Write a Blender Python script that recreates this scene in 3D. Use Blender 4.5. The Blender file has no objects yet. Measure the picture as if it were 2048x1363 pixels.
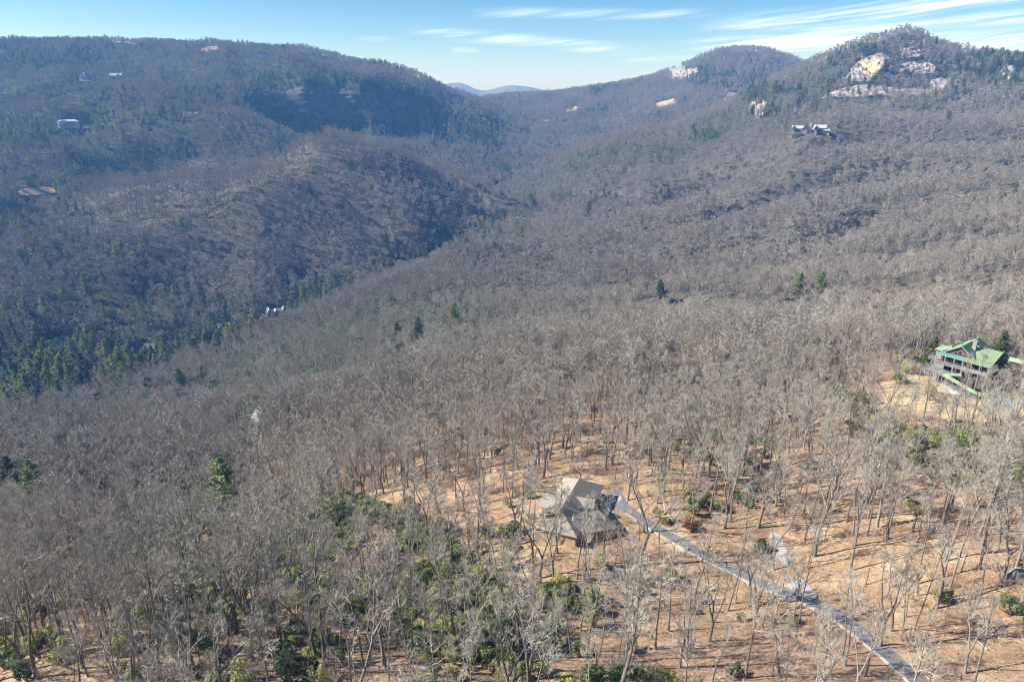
import bpy, math, random
import numpy as np
from mathutils import Vector
R = math.radians
sc = bpy.context.scene
COL = sc.collection
random.seed(7)

# ------------------------------------------------------------------ camera
F, CU, CV, PITCH, CZ = 1366.0, 1024.0, 681.5, R(19.8), 300.0
cam_d = bpy.data.cameras.new('camera')
cam_d.sensor_width = 36.0
cam_d.lens = F / 2048.0 * 36.0
cam_d.clip_start, cam_d.clip_end = 1.0, 30000.0
cam = bpy.data.objects.new('camera', cam_d)
COL.objects.link(cam)
cam.location = (0, 0, CZ)
cam.rotation_euler = (R(90) - PITCH, 0, 0)
sc.camera = cam

# ------------------------------------------------------------------ sun, sky, exposure
SUN_AZ, SUN_EL = R(-90), R(37)          # azimuth from +Y, clockwise positive (negative = left)
sun_d = bpy.data.lights.new('sun', 'SUN')
sun_d.energy, sun_d.angle, sun_d.color = 5.0, R(0.53), (1.0, 0.955, 0.89)
sun = bpy.data.objects.new('sun', sun_d)
COL.objects.link(sun)
to_sun = Vector((math.sin(SUN_AZ) * math.cos(SUN_EL), math.cos(SUN_AZ) * math.cos(SUN_EL), math.sin(SUN_EL)))
sun.rotation_euler = to_sun.to_track_quat('Z', 'Y').to_euler()
sun.location = (-400, 0, 900)
sc.view_settings.view_transform = 'Standard'
sc.view_settings.look = 'None'
sc.view_settings.gamma = 1.0
sc.view_settings.use_curve_mapping = False
sc.view_settings.exposure = 1.22


class NT:
    """small helper for building node trees"""
    def __init__(s, tree):
        s.t = tree; s.n = tree.nodes; s.l = tree.links
    def node(s, typ, **kw):
        n = s.n.new(typ)
        for k, v in kw.items():
            setattr(n, k, v)
        return n
    def set(s, sock, v):
        if isinstance(v, bpy.types.NodeSocket):
            s.l.new(v, sock)
        else:
            sock.default_value = v
    def math(s, op, a, b=None, c=None, clamp=False):
        n = s.node('ShaderNodeMath', operation=op, use_clamp=clamp)
        s.set(n.inputs[0], a)
        if b is not None: s.set(n.inputs[1], b)
        if c is not None: s.set(n.inputs[2], c)
        return n.outputs[0]
    def noise(s, vec, scale, detail=3.0, rough=0.55, dist=0.0):
        n = s.node('ShaderNodeTexNoise')
        if vec is not None: s.l.new(vec, n.inputs['Vector'])
        n.inputs['Scale'].default_value = scale
        n.inputs['Detail'].default_value = detail
        n.inputs['Roughness'].default_value = rough
        n.inputs['Distortion'].default_value = dist
        return n.outputs['Fac']
    def ramp(s, fac, stops):
        n = s.node('ShaderNodeValToRGB')
        s.set(n.inputs[0], fac)
        e = n.color_ramp.elements
        while len(e) < len(stops): e.new(0.5)
        for el, (p, c) in zip(e, stops):
            el.position = p
            el.color = (c[0], c[1], c[2], 1.0) if not isinstance(c, (int, float)) else (c, c, c, 1.0)
        return n.outputs[0]
    def step(s, x, a, b):
        n = s.node('ShaderNodeMapRange', interpolation_type='SMOOTHSTEP')
        s.set(n.inputs['Value'], x)
        n.inputs['From Min'].default_value = a; n.inputs['From Max'].default_value = b
        return n.outputs[0]
    def mix(s, fac, a, b):
        n = s.node('ShaderNodeMix', data_type='RGBA')
        s.set(n.inputs[0], fac)
        s.set(n.inputs[6], a if isinstance(a, bpy.types.NodeSocket) else (*a, 1.0))
        s.set(n.inputs[7], b if isinstance(b, bpy.types.NodeSocket) else (*b, 1.0))
        return n.outputs[2]


world = bpy.data.worlds.new('World')
sc.world = world
world.use_nodes = True
wt = NT(world.node_tree)
wt.n.clear()
sky = wt.node('ShaderNodeTexSky', sky_type='NISHITA', sun_disc=False, sun_elevation=SUN_EL, sun_rotation=SUN_AZ,
              altitude=900.0, air_density=1.0, dust_density=0.8, ozone_density=3.0)
geo = wt.node('ShaderNodeTexCoord')
sep = wt.node('ShaderNodeSeparateXYZ')
wt.l.new(geo.outputs['Generated'], sep.inputs[0])
az = wt.math('ARCTAN2', sep.outputs[0], sep.outputs[1])
el = wt.math('ARCSINE', sep.outputs[2])
comb = wt.node('ShaderNodeCombineXYZ')
wt.l.new(wt.math('MULTIPLY', az, 3.6), comb.inputs[0])
wt.l.new(wt.math('MULTIPLY', wt.math('SUBTRACT', el, wt.math('MULTIPLY', az, 0.10)), 105.0), comb.inputs[1])
streak = wt.noise(comb.outputs[0], 1.0, 8.0, 0.72, 0.5)
comb2 = wt.node('ShaderNodeCombineXYZ')
wt.l.new(wt.math('MULTIPLY', az, 3.0), comb2.inputs[0])
wt.l.new(wt.math('MULTIPLY', el, 12.0), comb2.inputs[1])
patch = wt.noise(comb2.outputs[0], 1.0, 3.0, 0.5, 0.4)


def pix_az_el(u, v):
    yc = -(v - CV) / F; xc = (u - CU) / F
    X, Y, Z = xc, math.cos(PITCH) + yc * math.sin(PITCH), -math.sin(PITCH) + yc * math.cos(PITCH)
    return math.atan2(X, Y), math.atan2(Z, math.hypot(X, Y))


# cirrus bands: two ends and the half thickness, as directions in the sky
clouds = None
for (u0, v0, u1, v1, th, amp) in ((930, 25, 1440, 26, 8, 0.55), (800, 58, 1300, 104, 10, 0.75), (700, 76, 900, 80, 4, 0.35),
                                  (1390, 56, 2300, -40, 15, 1.0), (1520, 72, 2300, 8, 11, 0.7), (1350, 92, 2400, 66, 15, 1.3), (1450, 40, 2300, -70, 8, 0.7),
                                  (900, 101, 960, 102, 5, 0.5), (1700, 5, 2500, -110, 22, 0.8), (1240, 118, 1480, 110, 7, 0.5)):
    a0, e0 = pix_az_el(u0, v0); a1, e1 = pix_az_el(u1, v1)
    t = wt.math('DIVIDE', wt.math('SUBTRACT', az, a0), a1 - a0)
    ec = wt.math('MULTIPLY_ADD', t, e1 - e0, e0)
    wob = wt.math('MULTIPLY', wt.math('SUBTRACT', patch, 0.5), 0.012)
    d = wt.math('ABSOLUTE', wt.math('SUBTRACT', wt.math('SUBTRACT', el, ec), wob))
    m = wt.math('SUBTRACT', 1.0, wt.step(d, 0.0, 1.6 * th / F))
    m = wt.math('MULTIPLY', m, wt.step(t, -0.03, 0.22))
    m = wt.math('MULTIPLY', m, wt.math('SUBTRACT', 1.0, wt.step(t, 0.8, 1.05)))
    m = wt.math('MULTIPLY', m, amp)
    clouds = m if clouds is None else wt.math('MAXIMUM', clouds, m)
high = wt.math('MULTIPLY', wt.step(patch, 0.5, 0.75), wt.step(el, 0.14, 0.3))
clouds = wt.math('MAXIMUM', clouds, wt.math('MULTIPLY', high, 0.35))
cl_fac = wt.math('MULTIPLY', clouds, wt.step(streak, 0.36, 0.72), clamp=True)
hsv = wt.node('ShaderNodeHueSaturation')
hsv.inputs['Hue'].default_value = 0.505
hsv.inputs['Saturation'].default_value = 1.45
hsv.inputs['Value'].default_value = 1.12
wt.l.new(sky.outputs[0], hsv.inputs['Color'])
cl_col = wt.mix(wt.math('MULTIPLY', cl_fac, 0.9), hsv.outputs[0], (12.0, 12.1, 12.3))
bg = wt.node('ShaderNodeBackground')
wt.l.new(cl_col, bg.inputs[0])
bg.inputs[1].default_value = 0.058
wo = wt.node('ShaderNodeOutputWorld')
wt.l.new(bg.outputs[0], wo.inputs[0])
cy = sc.cycles
cy.max_bounces, cy.diffuse_bounces, cy.glossy_bounces, cy.transmission_bounces = 4, 2, 2, 2
cy.transparent_max_bounces = 4
cy.volume_bounces = 0
cy.use_denoising = True
cy.denoiser = 'OPENIMAGEDENOISE'
cy.denoising_input_passes = 'RGB_ALBEDO_NORMAL'
cy.denoising_prefilter = 'ACCURATE'
cy.sample_clamp_indirect = 4.0
cy.pixel_filter_type = 'BLACKMAN_HARRIS'
cy.filter_width = 1.1

# ------------------------------------------------------------------ terrain height
def ray(u, v):
    xc = (np.asarray(u, float) - CU) / F; yc = -(np.asarray(v, float) - CV) / F
    return xc, math.cos(PITCH) + yc * math.sin(PITCH), -math.sin(PITCH) + yc * math.cos(PITCH)


def project(x, y, z):
    """world point -> photo pixel (2048 wide) and depth"""
    zz = z - CZ
    dep = y * math.cos(PITCH) - zz * math.sin(PITCH)
    up = y * math.sin(PITCH) + zz * math.cos(PITCH)
    dep = np.where(dep < 1, 1, dep)
    return CU + F * x / dep, CV - F * up / dep, dep


# survey points: image column, image row, forward distance, canopy height over the ground there
SURVEY = [
    (0, 1363, 92, 0), (500, 1363, 88, 0), (1024, 1363, 85, 0), (1500, 1363, 82, 0), (2048, 1363, 79, 0),
    (0, 1230, 130, 2), (400, 1250, 114, 0), (800, 1200, 122, 0), (1200, 1200, 117, 0), (1500, 1160, 124, 0), (1900, 1100, 118, 0), (2048, 1180, 103, 0),
    (0, 1100, 180, 6), (350, 1060, 205, 6), (800, 1010, 182, 3), (1150, 1020, 158, 0), (1250, 980, 168, 0), (1400, 1000, 158, 0), (1650, 950, 165, 0), (1900, 920, 168, 0), (2048, 900, 172, 2),
    (0, 950, 300, 10), (437, 1000, 268, 8), (850, 870, 262, 5), (1100, 880, 218, 2), (1400, 850, 226, 2), (1650, 800, 235, 3), (1930, 785, 234, 0), (1950, 806, 222, 0), (2048, 808, 224, 0), (1830, 822, 211, 0),
    (0, 860, 410, 14), (200, 830, 440, 14), (500, 840, 385, 8), (600, 760, 475, 14), (850, 720, 420, 12), (1024, 760, 330, 8), (1300, 740, 310, 8), (1600, 700, 315, 10), (1800, 690, 285, 8), (2048, 670, 305, 12),
    (50, 770, 560, 12), (200, 740, 600, 12), (630, 640, 660, 16), (850, 602, 640, 16), (1100, 600, 590, 16), (1400, 592, 560, 16), (1700, 590, 470, 16), (2048, 600, 400, 16),
    (1000, 520, 860, 16), (1200, 540, 760, 16), (1400, 520, 770, 16), (1700, 520, 640, 16), (2000, 520, 520, 16),
    (1200, 450, 1020, 16), (1400, 430, 980, 16), (1700, 420, 850, 16), (2000, 420, 740, 16),
    (1250, 370, 1230, 16), (1500, 350, 1150, 16), (1750, 330, 1050, 16), (2040, 320, 960, 16),
    (0, 640, 720, 12), (0, 540, 860, 14), (250, 560, 880, 14), (60, 400, 1120, 14), (300, 430, 1060, 14), (500, 500, 980, 14), (650, 430, 1080, 14), (850, 420, 1130, 14), (950, 430, 1160, 14),
    (150, 320, 1330, 14), (0, 290, 1390, 14),
    (0, 210, 1600, 14), (170, 240, 1540, 14), (300, 240, 1560, 14), (450, 270, 1560, 14), (560, 268, 1640, 14), (700, 275, 1740, 14), (850, 290, 1800, 14), (1000, 330, 1800, 14), (1110, 292, 1950, 14),
    (170, 160, 1800, 14), (318, 172, 1760, 14), (480, 165, 1850, 14), (600, 165, 1905, 14), (720, 170, 1960, 14), (820, 190, 2020, 14),
    (500, 205, 1825, 8), (600, 232, 1880, 6), (700, 242, 1925, 6), (800, 256, 1965, 6), (870, 240, 2010, 10),
    (0, 80, 2250, 14), (150, 78, 2320, 14), (300, 82, 2330, 14), (420, 86, 2320, 14), (520, 88, 2320, 14), (640, 103, 2330, 14), (760, 124, 2340, 14), (840, 148, 2350, 14), (890, 173, 2380, 14), (930, 187, 2450, 14), (1010, 230, 2280, 14),
    (990, 190, 3000, 14), (1080, 186, 3050, 14), (1200, 172, 2950, 14), (1320, 148, 2800, 14), (1400, 115, 2750, 14), (1480, 94, 2700, 14), (1540, 102, 2680, 14), (1600, 124, 2660, 14),
    (1350, 165, 2600, 14), (1250, 230, 2250, 14), (1150, 240, 2300, 14), (1180, 275, 2000, 14), (1400, 190, 2250, 14),
    (1000, 346, 1420, 14), (1150, 287, 1520, 14), (1280, 256, 1570, 14), (1400, 224, 1620, 14), (1480, 190, 1680, 14), (1560, 146, 1740, 14), (1640, 118, 1770, 14), (1700, 96, 1740, 14), (1760, 72, 1720, 14), (1805, 53, 1720, 14), (1860, 80, 1730, 14), (1950, 104, 1740, 14), (2048, 112, 1700, 14),
    (1500, 250, 1400, 14), (1620, 262, 1200, 14), (1800, 262, 1200, 14), (2048, 262, 1120, 14), (1700, 205, 1440, 12), (1850, 200, 1420, 12), (2000, 190, 1420, 12), (1720, 150, 1560, 10), (1820, 140, 1570, 10),
    (1350, 300, 1420, 14),
    (300, 130, 1980, 14), (420, 122, 2060, 14), (520, 128, 2080, 14), (640, 142, 2110, 14), (740, 156, 2140, 14), (520, 108, 2190, 14), (640, 122, 2220, 14), (420, 104, 2180, 14),
]
HIDDEN = [  # forward distance, x/y ratio, height relative to the camera (ground out of sight)
    (2750, -0.75, 60), (2800, -0.4, 40), (2700, -0.2, -40), (2700, -0.05, -70), (3500, -0.75, -60), (3500, -0.35, -80), 
    (1700, 0.1, -150), (1900, 0.2, -110), (2100, 0.35, -40), (2150, 0.45, -20), (2300, 0.6, -30), (2300, 0.8, 0), (3300, 0.35, 0), (3500, 0.6, -80), (3700, 0.1, -120), (3800, -0.1, -160), (3600, 0.0, -110),
    (5200, -0.75, -80), (5200, -0.3, -150), (5600, -0.05, -190), (5600, 0.3, -160), (5600, 0.7, -150),
    (8500, -1.0, -60), (8500, -0.5, -40), (8500, 0.5, -60), (8500, 1.0, -60), (60, -1.3, -95), (60, 1.3, -72), (150, -1.2, -150), (150, 1.2, -78), (300, -1.2, -215), (300, 1.1, -85),
    (700, -1.1, -235), (700, 1.05, -90), (1500, -1.1, -60), (1500, 1.1, 30), (2600, -1.1, 60), (2600, 1.1, 0), (4500, 1.1, -80), (4500, -1.1, -80),
    (7000, -0.085, 105), (7000, -0.07, 118), (7000, -0.015, 82), (7000, 0.01, 88), (7000, 0.04, 50), (7000, 0.07, 4), (7000, -0.16, -20), (7000, 0.16, -40), (7000, -0.04, 22), (8500, -0.1, -120), (8500, 0.0, -120), (8500, 0.1, -120), (7700, -0.05, -90), (7700, 0.05, -90), (6300, -0.05, -90), (6300, 0.05, -90),
]
RAVINE = [(300, 722, 640), (450, 668, 690), (560, 628, 760), (640, 602, 800), (745, 562, 865), (850, 517, 940), (930, 480, 1030), (1000, 445, 1130), (1035, 408, 1280)]
for (u, v, Y) in RAVINE:
    X_, Y_, Z_ = ray(u, v)
    zc = Z_ / Y_ * Y - 15
    SURVEY.append((u, v, Y, 15))
    HIDDEN.append((Y + 62, X_ / Y_ - 0.012, zc - 26))
    HIDDEN.append((Y + 105, X_ / Y_ - 0.02, zc - 20))
KNOB = [(330, 336, 1285), (420, 334, 1278), (500, 328, 1275), (600, 303, 1325), (700, 285, 1370), (780, 294, 1370), (850, 312, 1370), (950, 350, 1350), (1020, 388, 1330)]
for k, (u, v, Y) in enumerate(KNOB):
    X_, Y_, Z_ = ray(u, v)
    zc = Z_ / Y_ * Y - 14
    SURVEY.append((u, v, Y, 14))
    dz = 26 if k < 3 else 46
    HIDDEN.append((Y + 105, X_ / Y_, zc - dz))
    HIDDEN.append((Y + 60, X_ / Y_, zc - dz * 0.55))
ca, cb, cz = [], [], []
for (u, v, Y, can) in SURVEY:
    X_, Y_, Z_ = ray(u, v)
    ca.append(X_ / Y_); cb.append(math.log(Y)); cz.append((Z_ / Y_ * Y - can) / Y * 1.0)
for (Y, a, z) in HIDDEN:
    ca.append(a); cb.append(math.log(Y)); cz.append(z / Y)
ca, cb, cz = np.array(ca) * 1.15, np.array(cb), np.array(cz)


def tps_k(r2):
    return 0.5 * r2 * np.log(r2 + 1e-12)


def tps_fit():
    n = len(ca)
    K = tps_k((ca[:, None] - ca[None]) ** 2 + (cb[:, None] - cb[None]) ** 2) + np.eye(n) * 2e-4
    P = np.stack([np.ones(n), ca, cb], 1)
    A = np.block([[K, P], [P.T, np.zeros((3, 3))]])
    return np.linalg.solve(A, np.concatenate([cz, np.zeros(3)]))


TPS = tps_fit()


def vnoise(x, y, seed):
    xi, yi = np.floor(x).astype(np.int64), np.floor(y).astype(np.int64)
    fx, fy = x - xi, y - yi
    fx, fy = fx * fx * fx * (fx * (fx * 6 - 15) + 10), fy * fy * fy * (fy * (fy * 6 - 15) + 10)
    def h(i, j):
        n = (i * 374761393 + j * 668265263 + seed * 982451653) & 0xFFFFFFFF
        n = ((n ^ (n >> 13)) * 1274126177) & 0xFFFFFFFF
        return ((n ^ (n >> 16)) & 0xFFFF) / 65535.0 * 2 - 1
    a, b, c, d = h(xi, yi), h(xi + 1, yi), h(xi, yi + 1), h(xi + 1, yi + 1)
    return (a * (1 - fx) + b * fx) * (1 - fy) + (c * (1 - fx) + d * fx) * fy


def fbm(x, y, seed, octv=4):
    s, a, f = 0.0, 1.0, 1.0
    for k in range(octv):
        s = s + a * vnoise(x * f + 17.3 * k, y * f - 9.1 * k, seed + k); a *= 0.5; f *= 2.03
    return s


def smooth(e0, e1, x):
    t = np.clip((x - e0) / (e1 - e0), 0, 1)
    return t * t * (3 - 2 * t)


CLIFF_XY = []
for (u_, v_, Y_c) in ((455, 186, 1815), (520, 184, 1845), (590, 178, 1880), (660, 182, 1920), (740, 188, 1965), (810, 205, 2010), (860, 236, 2040)):
    X_, Y_, Z_ = ray(u_, v_)
    CLIFF_XY.append((float(X_ / Y_ * Y_c), float(Y_c)))


def height_raw(x, y):
    x, y = np.broadcast_arrays(np.asarray(x, float), np.asarray(y, float))
    sh = x.shape
    x, y = x.ravel(), y.ravel()
    ye = np.clip(y, 62, 8800)
    a = np.clip(x / ye, -1.45, 1.45) * 1.15
    b = np.log(ye)
    out = np.empty(x.size)
    for i in range(0, x.size, 20000):
        s = slice(i, i + 20000)
        k = tps_k((a[s, None] - ca[None]) ** 2 + (b[s, None] - cb[None]) ** 2)
        out[s] = k @ TPS[:-3] + TPS[-3] + TPS[-2] * a[s] + TPS[-1] * b[s]
    z = out * ye
    ar = x / ye
    # spurs running down from the right hand mountain
    w = smooth(0.05, 0.3, ar) * smooth(430, 560, y) * (1 - smooth(1180, 1350, y))
    sp = (y + 90 * fbm(x / 260, y / 260, 3, 2) + x * 0.25) * 2 * math.pi / 190.0
    z = z + w * 17.0 * (np.sin(sp) + 0.25 * np.sin(2 * sp + 1.0))
    # hollows on the left slopes
    w = smooth(0.05, -0.1, ar) * smooth(800, 1000, y) * (1 - 0.75 * smooth(1950, 2250, y)) * (1 - smooth(2400, 2700, y))
    z = z + w * 17.0 * (fbm(x / 190, y / 190, 11, 3) - 0.9 * np.abs(vnoise(x / 150 + 3, y / 210, 15)) + 0.3)
    w2 = smooth(1150, 1400, y)
    z = z + w2 * 12.0 * fbm(x / 130 + 5, y / 130, 21, 3) * (1 - 0.6 * smooth(2000, 2300, y)) * (1 - smooth(4000, 5000, y))
    # the great cliff across the left mountain
    best = np.full(x.size, 1e9); sd = np.zeros(x.size); win = np.zeros(x.size)
    m = (y > 1550) & (y < 2350) & (ar > -0.55) & (ar < 0.0)
    xm, ym = x[m], y[m]
    bm, sm, wm = best[m], sd[m], win[m]
    for k in range(len(CLIFF_XY) - 1):
        (ax, ay), (bx_, by_) = CLIFF_XY[k], CLIFF_XY[k + 1]
        dx, dy = bx_ - ax, by_ - ay
        L2 = dx * dx + dy * dy
        t = np.clip(((xm - ax) * dx + (ym - ay) * dy) / L2, 0, 1)
        qx, qy = xm - ax - t * dx, ym - ay - t * dy
        d = np.hypot(qx, qy)
        s = np.sign(dx * qy - dy * qx)
        c = d < bm
        bm = np.where(c, d, bm); sm = np.where(c, s * d, sm); wm = np.where(c, (k + t) / (len(CLIFF_XY) - 1), wm)
    step_ = np.tanh((sm + 5 * vnoise(xm / 25, ym / 25, 8)) / 8.0) * np.exp(-np.abs(sm) / 130.0) * np.minimum(smooth(0, 0.18, wm), 1 - smooth(0.85, 1, wm)) * 34.0
    z[m] += step_
    z = z + 1.6 * fbm(x / 34, y / 34, 31, 3) * smooth(60, 120, y) + 0.35 * fbm(x / 7, y / 7, 41, 2)
    return (z + CZ).reshape(sh)


def axis(lo, hi, d0, d1, s0, grow, f0, f1, cap=12.0):
    """coordinates: step s0 between d0 and d1, growing outside, at most cap between f0 and f1"""
    pts = list(np.arange(d0, d1, s0))
    s, p = s0, d0
    left = []
    while p > lo:
        s = min(s * grow, cap if p > f0 else 150); p -= s; left.append(p)
    s, p = s0, pts[-1]
    right = []
    while p < hi:
        s = min(s * grow, cap if p < f1 else 150); p += s; right.append(p)
    return np.array(left[::-1] + pts + right)


XS = axis(-8000, 8000, -230, 260, 2.6, 1.03, -1600, 1300)
YS = axis(-300, 8000, 60, 330, 2.6, 1.03, -300, 2800)
GX, GY = np.meshgrid(XS, YS)
GZ = height_raw(GX, GY)


def H(x, y):
    x, y = np.asarray(x, float), np.asarray(y, float)
    i = np.clip(np.searchsorted(XS, x) - 1, 0, len(XS) - 2); j = np.clip(np.searchsorted(YS, y) - 1, 0, len(YS) - 2)
    fx = np.clip((x - XS[i]) / (XS[i + 1] - XS[i]), 0, 1); fy = np.clip((y - YS[j]) / (YS[j + 1] - YS[j]), 0, 1)
    return (GZ[j, i] * (1 - fx) + GZ[j, i + 1] * fx) * (1 - fy) + (GZ[j + 1, i] * (1 - fx) + GZ[j + 1, i + 1] * fx) * fy


def hit(u, v, ymin=50):
    """where the line of sight through a photo pixel meets the ground"""
    X_, Y_, Z_ = ray(u, v)
    ys = ymin * (9000 / ymin) ** np.linspace(0, 1, 1600)
    xs, zs = X_ / Y_ * ys, CZ + Z_ / Y_ * ys
    below = zs < H(xs, ys)
    k = int(np.argmax(below)) if below.any() else len(ys) - 1
    y0, y1 = ys[max(k - 1, 0)], ys[k]
    for _ in range(18):
        ym = 0.5 * (y0 + y1)
        if CZ + Z_ / Y_ * ym < H(X_ / Y_ * ym, ym): y1 = ym
        else: y0 = ym
    return Vector((float(X_ / Y_ * y1), float(y1), float(H(X_ / Y_ * y1, y1))))


def in_poly(u, v, poly):
    inside = np.zeros(np.shape(u), bool)
    n = len(poly)
    for k in range(n):
        (x0, y0), (x1, y1) = poly[k], poly[(k + 1) % n]
        if y0 == y1: continue
        c = ((y0 > v) != (y1 > v)) & (u < (x1 - x0) * (v - y0) / (y1 - y0) + x0)
        inside ^= c
    return inside

# ------------------------------------------------------------------ materials
def new_mat(name, rough=0.9):
    m = bpy.data.materials.new(name)
    m.use_nodes = True
    t = NT(m.node_tree)
    b = t.n['Principled BSDF']
    b.inputs['Roughness'].default_value = rough
    b.inputs['Specular IOR Level'].default_value = 0.2
    return m, t, b


def coords(t, kind='Object'):
    if kind == 'World':
        return t.node('ShaderNodeNewGeometry').outputs['Position']
    return t.node('ShaderNodeTexCoord').outputs[kind]


def rand(t):
    return t.node('ShaderNodeObjectInfo').outputs['Random']


def bump(t, b, h, strength=0.5, dist=0.1):
    n = t.node('ShaderNodeBump')
    n.inputs['Strength'].default_value = strength
    n.inputs['Distance'].default_value = dist
    t.l.new(h, n.inputs['Height'])
    t.l.new(n.outputs[0], b.inputs['Normal'])


def mat_ground():
    m, t, b = new_mat('leaf_litter', 0.95)
    p = coords(t, 'World')
    big, mid, fine, tiny = t.noise(p, 0.018, 3), t.noise(p, 0.11, 4, 0.6), t.noise(p, 0.9, 4, 0.65), t.noise(p, 4.5, 3, 0.6)
    c = t.ramp(mid, [(0.3, (0.145, 0.088, 0.048)), (0.44, (0.25, 0.162, 0.092)), (0.56, (0.325, 0.225, 0.135)), (0.7, (0.42, 0.33, 0.22))])
    c = t.mix(t.math('MULTIPLY', t.step(fine, 0.46, 0.64), 0.75), c, (0.145, 0.08, 0.046))
    c = t.mix(t.math('MULTIPLY', t.step(tiny, 0.5, 0.68), 0.6), c, (0.52, 0.38, 0.25))
    c = t.mix(t.math('MULTIPLY', t.step(big, 0.5, 0.72), 0.45), c, (0.24, 0.15, 0.10))
    at = t.node('ShaderNodeVertexColor', layer_name='cover')
    sp = t.node('ShaderNodeSeparateColor')
    t.l.new(at.outputs[0], sp.inputs[0])
    grass = t.ramp(fine, [(0.3, (0.36, 0.25, 0.125)), (0.5, (0.46, 0.345, 0.19)), (0.7, (0.54, 0.43, 0.27))])
    c = t.mix(t.step(t.math('ADD', sp.outputs[0], t.math('MULTIPLY', t.math('SUBTRACT', mid, 0.5), 0.8)), 0.35, 0.6), c, grass)
    wood = t.ramp(fine, [(0.3, (0.065, 0.055, 0.045)), (0.7, (0.14, 0.12, 0.10))])
    green = t.ramp(t.noise(p, 0.16, 4, 0.65), [(0.35, (0.018, 0.030, 0.012)), (0.6, (0.045, 0.060, 0.028)), (0.75, (0.10, 0.085, 0.055))])
    wood = t.mix(at.outputs['Alpha'], wood, green)
    c = t.mix(sp.outputs[1], c, wood)
    far = t.ramp(t.noise(p, 0.012, 6, 0.7), [(0.3, (0.04, 0.05, 0.03)), (0.7, (0.16, 0.14, 0.12))])
    c = t.mix(sp.outputs[2], c, far)
    t.l.new(c, b.inputs['Base Color'])
    bump(t, b, t.math('ADD', t.math('MULTIPLY', fine, 0.7), t.math('MULTIPLY', tiny, 0.3)), 0.7, 0.5)
    return m


def mat_bark(name, lo, hi, pale):
    """bark whose tone differs from tree to tree and from stand to stand"""
    m, t, b = new_mat(name, 0.95)
    p = coords(t)
    oi = t.node('ShaderNodeObjectInfo')
    r = oi.outputs['Random']
    stand = t.noise(oi.outputs['Location'], 0.011, 3, 0.6)
    stand2 = t.noise(oi.outputs['Location'], 0.031, 2, 0.5)
    c = t.ramp(t.noise(p, 3.0, 3), [(0.3, lo), (0.7, hi)])
    c = t.mix(t.math('MULTIPLY', t.step(r, 0.72, 0.98), 0.5), c, pale)
    c = t.mix(t.math('MULTIPLY', t.step(stand, 0.5, 0.66), 0.32), c, (lo[0] * 0.72, lo[1] * 0.7, lo[2] * 0.68))
    c = t.mix(t.math('MULTIPLY', t.step(stand2, 0.54, 0.7), 0.45), c, (hi[0] * 1.05, hi[1] * 0.92, hi[2] * 0.82))
    c = t.mix(t.math('MULTIPLY', t.step(stand, 0.46, 0.3), 0.5), c, pale)
    t.l.new(c, b.inputs['Base Color'])
    return m


def mat_leafy(name, stops, rough=0.6):
    m, t, b = new_mat(name, rough)
    p = coords(t)
    r = rand(t)
    f = t.math('ADD', t.math('MULTIPLY', t.noise(p, 0.9, 3), 0.75), t.math('MULTIPLY', t.math('SUBTRACT', r, 0.32), 0.75))
    c = t.ramp(f, stops)
    t.l.new(c, b.inputs['Base Color'])
    b.inputs['Specular IOR Level'].default_value = 0.25
    tr = t.node('ShaderNodeBsdfTranslucent')
    t.l.new(c, tr.inputs[0])
    mx = t.node('ShaderNodeMixShader')
    mx.inputs[0].default_value = 0.35
    t.l.new(b.outputs[0], mx.inputs[1]); t.l.new(tr.outputs[0], mx.inputs[2])
    t.l.new(mx.outputs[0], t.n['Material Output'].inputs[0])
    return m


def mat_plain(name, c0, c1, scale=1.0, rough=0.85, detail=4.0, bumpy=0.0, kind='Object'):
    m, t, b = new_mat(name, rough)
    p = coords(t, kind)
    n = t.noise(p, scale, detail, 0.6)
    t.l.new(t.ramp(n, [(0.3, c0), (0.7, c1)]), b.inputs['Base Color'])
    if bumpy: bump(t, b, n, bumpy, 0.3)
    return m


def mat_rock():
    m, t, b = new_mat('granite', 0.9)
    p = coords(t, 'World')
    mp = t.node('ShaderNodeMapping')
    mp.inputs['Scale'].default_value = (0.10, 0.10, 0.018)
    t.l.new(p, mp.inputs[0])
    st = t.noise(mp.outputs[0], 1.0, 5, 0.65, 0.4)
    n = t.noise(p, 0.09, 5, 0.65)
    c = t.ramp(n, [(0.3, (0.13, 0.115, 0.105)), (0.5, (0.25, 0.22, 0.20)), (0.7, (0.40, 0.365, 0.335))])
    c = t.mix(t.math('MULTIPLY', t.step(st, 0.5, 0.68), 0.8), c, (0.085, 0.075, 0.075))
    at = t.node('ShaderNodeVertexColor', layer_name='cover')
    c = t.mix(t.math('MULTIPLY', at.outputs[0], t.step(n, 0.3, 0.6)), c, (0.50, 0.40, 0.20))
    t.l.new(c, b.inputs['Base Color'])
    bump(t, b, t.math('ADD', n, st), 0.8, 3.0)
    return m


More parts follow.
